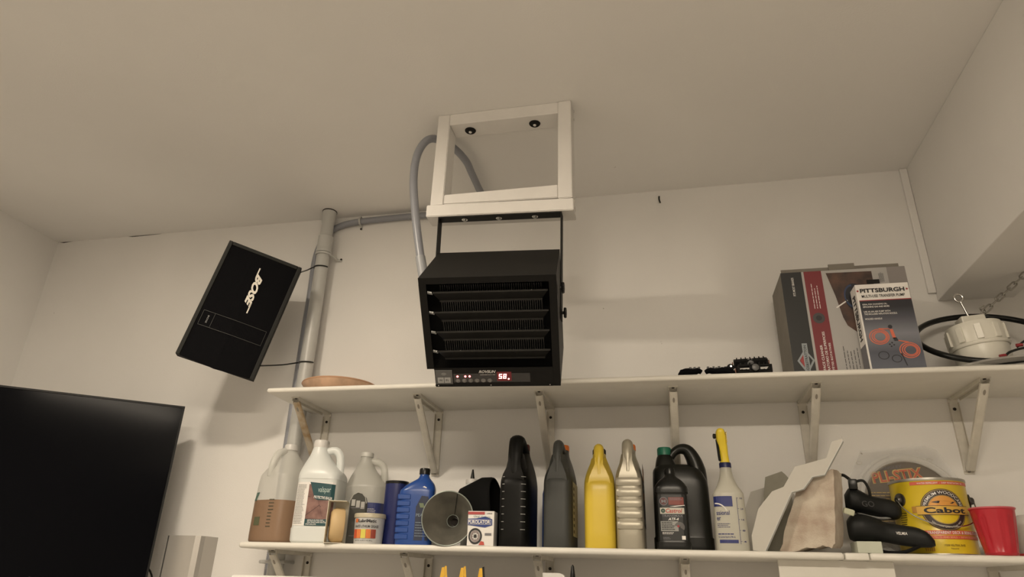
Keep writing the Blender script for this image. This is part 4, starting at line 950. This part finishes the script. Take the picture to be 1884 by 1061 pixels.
obj('card', prism(B(), [(0, 0), (.075, 0), (.078, .190), (.068, .204), (.060, .212), (.016, .198), (.006, .150)], 0, .004), mat('tan_grey_card', P(150, 138, 116), .8, var=.05, vscale=40), t)
FOAM = mat('old_foam', P(206, 184, 156), .9, c2=P(178, 150, 124), vscale=22, bump=.7, bscale=240)
t = put('foam_block', 'dirty tan foam block with broken lower edge leaning on the saddles', 'foam block', .277, 1.921, -.5)
FP = [(.001, .004), (.010, .020), (.020, .05), (.041, .100), (.062, .146), (.075, .170), (.100, .173), (.12, .178), (.145, .190), (.158, .193), (.156, .170), (.150, .120), (.143, .06), (.135, .020), (.128, .010), (.108, .016), (.09, .010), (.07, .012), (.05, .004), (.02, .001)]
bm = B(); A = [Vector((x, 0, z)) for x, z in FP]; Bk = [Vector((x*.97+.006, .06, z*.97+.002)) for x, z in FP]
mid = [Vector((x, .03, z)) for x, z in FP]
loft(bm, [A, mid, Bk]); bmesh.ops.triangulate(bm, faces=[f_ for f_ in bm.faces if len(f_.verts) > 4])
rnd = random.Random(5)
bmesh.ops.subdivide_edges(bm, edges=bm.edges[:], cuts=2)
for v in bm.verts: v.co += Vector((rnd.uniform(-1, 1), rnd.uniform(-1, 1), rnd.uniform(-1, 1)))*.0012
zm = min(v.co.z for v in bm.verts)
for v in bm.verts: v.co.z -= zm
obj('foam', bm, FOAM, t, True)
bm = B(); box(bm, -.012, .012, -.01, .01, -.006, .008, bev=.003); o = obj('torn_chip', bm, mat('chip_cream', P(196, 186, 150), .8), t); o.location = (.168, .038, .094); o.rotation_euler = (.2, .3, .5)
t = put('scrap_plank', 'short whitish plank lying at the shelf edge under the saddles', 'plank', .475, 1.90, .0)
box_ = boxo('plank', mat('plank_paint', P(196, 188, 160), .5, var=.05, vscale=20), t, -.028, .027, -.038, .03, 0, .0265, bev=.0015)
# saddles
def saddle(label, loc, st, rz=0, tilt=0, roll=0, mark=None):
    t = thing('bicycle_saddle', label, 'saddle', loc, group='black bicycle saddles'); t.rotation_euler = (roll, tilt, rz)
    rings = []
    for x, wdt, zt, zb in [(*q,) for q in smooth_keys(st, 4)]:
        rr_ = []
        for i in range(24):
            a = 2*PI*i/24; c, s = math.cos(a), math.sin(a)
            zz = (zt+zb)/2+(zt-zb)/2*math.copysign(abs(s)**.8, s); rr_.append((x, wdt/2*math.copysign(abs(c)**.8, c), zz))
        rings.append(rr_)
    obj('cover', loft(B(), rings), mat('saddle_black', (.007, .008, .008), .55, spec=.3), t, True)
    return t
s1 = saddle('lower black bicycle saddle with small white lettering', (.452, 1.940, LS), [(0, .09, .080, .034), (.012, .108, .092, .029), (.035, .108, .094, .029), (.062, .088, .086, .029), (.085, .062, .074, .026), (.115, .050, .068, .020), (.148, .044, .062, .016), (.170, .038, .050, .016), (.182, .018, .032, .020)], rz=-.30)
f = lambda u, v, k=0: (u, -.0268-.0006*k-max(0, .12-u)*.16, v)
text('VELMIA', PAPER, s1, f, .104, .044, .024, .0065, 2, rot=-.06)
bm = B()
for yy in (-.018, .018): tube(bm, catmull([(.058, yy, .032), (.066, yy, .008), (.11, yy, .005), (.15, yy*.5, .020)], 5), .0034, 8)
obj('rail', bm, BLK, s1, True)
s2 = saddle('upper black bicycle saddle resting on the lower one', (.468, 1.972, LS+.095), [(-.008, .07, .050, .012), (.006, .095, .068, .006), (.022, .095, .066, .004), (.050, .074, .050, .000), (.075, .054, .044, -.006), (.095, .044, .040, -.009), (.110, .034, .032, -.006), (.118, .016, .022, .004)], rz=-.22, tilt=.03)
bm = B(); box(bm, .005, .026, -.045, -.015, .060, .086, bev=.003); tube(bm, catmull([(.020, -.03, .080), (.040, -.03, .083), (.050, -.03, .065), (.052, -.03, .045)], 5), .0035, 8); tube(bm, catmull([(-.02, -.02, .092), (-.005, -.025, .098), (.012, -.03, .084)], 5), .004, 8)
obj('clamp', bm, BLKP, s2, True)
f = lambda u, v, k=0: (u, -.0475-.0008*k+max(0, (u-.022))*.36, v)
text('GO', mat('dark_grey_lettering', (.05, .05, .052), .4), s2, f, .030, .018, .028, .014, 2, shear=-.1)
bm = B()
for yy in (-.016, .016): tube(bm, catmull([(.012, yy, .012), (.03, yy, .001), (.07, yy, -.007), (.10, yy*.5, -.002)], 5), .0032, 8)
obj('rail', bm, mat('rail_metal', (.30, .30, .29), .6, .5), s2, True)
# blister pack with disc
t = put('blister_pack', 'clear blister pack with grey disc and orange letters behind the paint can', 'package', .662, 2.112, 0)
t.rotation_euler = (-.05, 0, 0)
bm = prism(B(), [(-.157, 0), (.13, 0), (.135, .205), (.096, .285), (.068, .298), (-.102, .286), (-.144, .210)], 0, .0012)
obj('backing_sheet', bm, CLR, t)
bm = B(); Rd = .128; prof = [(Rd+.012, 0), (Rd+.006, -.004), (Rd+.002, -.022), (Rd-.006, -.026), (Rd-.012, -.024), (Rd-.016, -.018)]
rings = [[(rr_*math.cos(2*PI*i/48), yy, .137+rr_*math.sin(2*PI*i/48)) for i in range(48)] for rr_, yy in prof]
rings = [[(x, y, max(z, .002)) for x, y, z in r] for r in rings]
loft(bm, rings, False, False); obj('dome', bm, mat('clear_dome', (.85, .84, .80), .22, alpha=.30), t, True)
bm = B(); ds = [(.116*math.cos(2*PI*i/48), .137+.116*math.sin(2*PI*i/48)) for i in range(48)]
obj('disc', prism(bm, ds, -.012, -.004), mat('disc_print', P(112, 98, 82), .55), t)
f = flatmap(0, -.012, 0)
RO = mat('letter_orange', P(196, 96, 70), .5); YO = mat('letter_rim', P(196, 160, 96), .5)
text('PLI-STIX', YO, t, f, -.088, .191, .134, .033, 1, rot=.10, bold=.055); text('PLI-STIX', RO, t, f, -.085, .1935, .128, .028, 2, rot=.10, bold=.012)
text('LANGLEY', GR, t, f, -.066, .229, .060, .008, 1, rot=.10)
lines(YO, t, f, -.100, -.030, .080, .172, 11, 1, .25, seed=41)
for x, z in ((-.112, .252), (.072, .258)): ringp('hang_hole', mat('clear_edge', (.5, .48, .42), .3), t, flatmap(0, -.001, 0), x, z, .006, .008, 1, n=18, sy=.6)
# paint can
t = put('paint_can', 'yellow gallon can of wood stain with wire handle', 'can', .667, 1.992, 0)
t.scale = (1.021, 1.021, .970)
RC = .0835
CY = mat('can_yellow', P(226, 186, 40), .28)
obj('can', lathe(B(), [(RC-.002, 0), (RC+.0015, .001), (RC+.0015, .004), (RC, .006), (RC, .178), (RC+.0015, .180), (RC+.0015, .184)], 64, caps=True), CY, t, True)
obj('rim', lathe(B(), [(RC+.0018, .1795), (RC+.0025, .182), (RC+.0020, .1865), (RC-.004, .1865), (RC-.006, .182)], 64), mat('tin', (.42, .40, .36), .42, .8), t, True)
obj('base_rim', lathe(B(), [(RC+.0020, 0), (RC+.0026, .002), (RC+.0018, .005)], 64), MATS['tin'], t, True)
f = cylmap(RC)
RP = mat('can_pink', P(214, 92, 66), .4)
patch('red_band', RP, t, f, -.062, .10, .169, .177, 1, 24); text('WATER REPELLENT  -  DEEP PENETRATING  OIL', PAPER, t, f, -.046, .1712, .110, .0034, 2)
CX = .002; CYY = .108; BRN = mat('emblem_brown', P(58, 44, 40), .4)
ringp('round_emblem', BRN, t, f, CX, CYY, .0335, .0505, 1, n=64); ringp('emblem_line', YO, t, f, CX, CYY, .0475, .0486, 2, n=64); ringp('emblem_line', YO, t, f, CX, CYY, .0340, .0350, 2, n=64)
text('PREMIUM WOODCARE', PAPER, t, f, 0, 0, .105, .0072, 3, arc=(CX, CYY, .0380, PI/2, 1), bold=.01)
text('Unbeatable Quality Since 1877', PAPER, t, f, 0, 0, .074, .0042, 3, arc=(CX, CYY, .0440, -PI/2, -1))
ringp('emblem_sky', mat('sky_orange', P(226, 150, 62), .4), t, f, CX, CYY, .004, .0335, 1, .12, PI-.12, 40)
polyp('boat_print', BRN, t, f, [(CX-.026, .126), (CX-.012, .129), (CX+.004, .1285), (CX+.026, .1265), (CX+.020, .1225), (CX-.014, .1235)], 3)
BAN = mat('banner_gold', P(224, 168, 66), .4)
patch('banner_tail', mat('banner_shade', P(190, 132, 50), .4), t, f, CX-.070, CX-.050, .101, .117, 1, 4)
patch('banner', BAN, t, f, CX-.059, CX+.059, .0965, .1165, 3, 24)
patch('banner_line', BRN, t, f, CX-.059, CX+.059, .1165, .1175, 4, 24); patch('banner_line', BRN, t, f, CX-.059, CX+.059, .0955, .0965, 4, 24)
text('Cabot', INK, t, f, CX-.044, .0992, .092, .0140, 5, bold=.03)
patch('pink_band', RP, t, f, -.085, .10, .0485, .0585, 1, 24); patch('pink_band', RP, t, f, -.085, .10, .0385, .0465, 1, 24)
text('TRANSPARENT DECK & SIDING STAIN', PAPER, t, f, -.044, .0500, .124, .0068, 2, bold=.015); text('PROTECTS AND SEALS  -  INTERIOR EXTERIOR', mat('pink_ink', P(240, 170, 120), .5), t, f, -.044, .0405, .124, .004, 2)
text('19208 NEUTRAL BASE', mat('olive_print', P(120, 92, 30), .5), t, f, -.015, .0215, .046, .0048, 2); text('Natural', MATS['olive_print'], t, f, -.002, .015, .016, .003, 2)
lines(INK, t, f, -.105, -.082, .040, .105, 12, 1, .3, seed=51)
lines(mat('rust_drip', P(170, 90, 40), .5), t, f, -.056, -.034, .010, .028, 5, 1, .4, seed=52, vert=True)
for s in (-1, 1):
    a = -PI/2+s*(1.38); a = math.radians(-90+s*78) if s > 0 else math.radians(-90-66)
    c_, s_ = math.cos(a), math.sin(a); Me = Matrix.Translation((RC*c_, RC*s_, .136)) @ Matrix.Rotation(a, 4, 'Z') @ Matrix.Rotation(PI/2, 4, 'Y')
    e_ = obj('handle_ear', lathe(B(), [(.017, 0), (.0165, .003), (.010, .0045), (.0085, .010), (.006, .012)], 24, mtx=Me), mat('dark_tin', (.12, .115, .11), .3, .9), t, True)
a0_ = math.radians(-90-66); a1_ = math.radians(-90+78); pts = []
for i in range(25):
    q = i/24; a = a0_+(a1_-a0_)*q; rad = RC+.011+.004*math.sin(PI*q); pts.append((rad*math.cos(a), rad*math.sin(a), .136-.070*math.sin(PI*q)**.75))
obj('wire_handle', tube(B(), pts, .0017, 8), STEEL, t, True)
# red cup
t = put('plastic_cup', 'red plastic party cup at the right end of the lower shelf', 'cup', .761, 1.883, 0)
CR = mat('cup_red', P(186, 36, 44), .3); rings = []
for r, z, wv in ((.031, 0, 0), (.0325, .001, 0), (.0345, .006, 0), (.0335, .008, .0), (.036, .030, .0012), (.0425, .080, .0012), (.0445, .090, .0), (.0455, .100, 0), (.0470, .1015, 0), (.0475, .1035, 0), (.0470, .1055, 0), (.0450, .1050, 0), (.0430, .085, 0), (.031, .004, 0)):
    rings.append([((r+wv*math.cos(14*2*PI*i/84))*math.cos(2*PI*i/84), (r+wv*math.cos(14*2*PI*i/84))*math.sin(2*PI*i/84), z) for i in range(84)])
obj('cup', loft(B(), rings), CR, t, True)
obj('lip', lathe(B(), [(.0468, .1022), (.0482, .1030), (.0482, .1052), (.0468, .1062)], 48, caps=False), mat('lip_pink', P(206, 92, 92), .3), t, True)
# clear cup and red lid at the frame edge
t = put('clear_tumbler', 'clear plastic tumbler at the right picture edge beside the red cup', 'tumbler', .880, 1.970, 0, z=LS+.010)
obj('tumbler', lathe(B(), [(.044, 0), (.043, .03), (.040, .070), (.030, .088), (.028, .088), (.038, .068), (.041, .03), (.042, 0)], 40, caps=False), mat('tumbler_clear', (.75, .73, .70), .25, alpha=.5), t, True)
obj('closed_end', lathe(B(), [(.029, .0865), (.029, .0885)], 40), MATS['tumbler_clear'], t, True)
t = put('red_saucer', 'flat red plastic lid under the clear tumbler', 'lid', .880, 1.970, 0)
obj('lid', lathe(B(), [(.050, 0), (.052, .002), (.052, .007), (.050, .0095)], 40), CR, t, True)
obj('rim', lathe(B(), [(.0525, .0), (.0530, .003), (.0525, .004)], 40, caps=False), CR, t, True)

# ---------------------------------------------------------------- ceiling lamps behind the camera
TUBE = mat('tube_glow', (1, .95, .85), .5, emit=(1, .865, .69), estr=42)
t = thing('ceiling_light', 'small flat ceiling lamp nearest the heater', 'ceiling lamp', (-1.18, .70, ZC))
bm = B(); box(bm, -.12, .12, -.095, .095, -.020, -.0002, bev=.004); obj('housing', bm, WHITE, t)
boxo('diffuser', mat('diffuser_glow', (.9, .88, .84), .5, emit=(1, .865, .69), estr=5), t, -.10, .10, -.075, .075, -.028, -.0202, bev=.003)
t = thing('ceiling_light', 'hanging two-tube ceiling lamp further from the heater', 'ceiling lamp', (.05, -1.0, ZC))
bm = B(); box(bm, -.62, .62, -.018, .018, -.090, -.060, bev=.004); obj('housing', bm, WHITE, t)
for sy in (-.045, .045): obj('lamp_tube', lathe(B(), [(.013, -.58), (.013, .58)], 12, mtx=Matrix.Translation((0, sy, -.090)) @ Matrix.Rotation(PI/2, 4, 'Y')), TUBE, t, True)
for sx in (-1, 1):
    boxo('end_cap', WHITE, t, sx*.60-.02, sx*.60+.02, -.065, .065, -.108, -.070, bev=.003)
    obj('hanger', tube(B(), [(sx*.45, 0, -.061), (sx*.45, 0, -.0005)], .003, 8), STEEL, t, True)
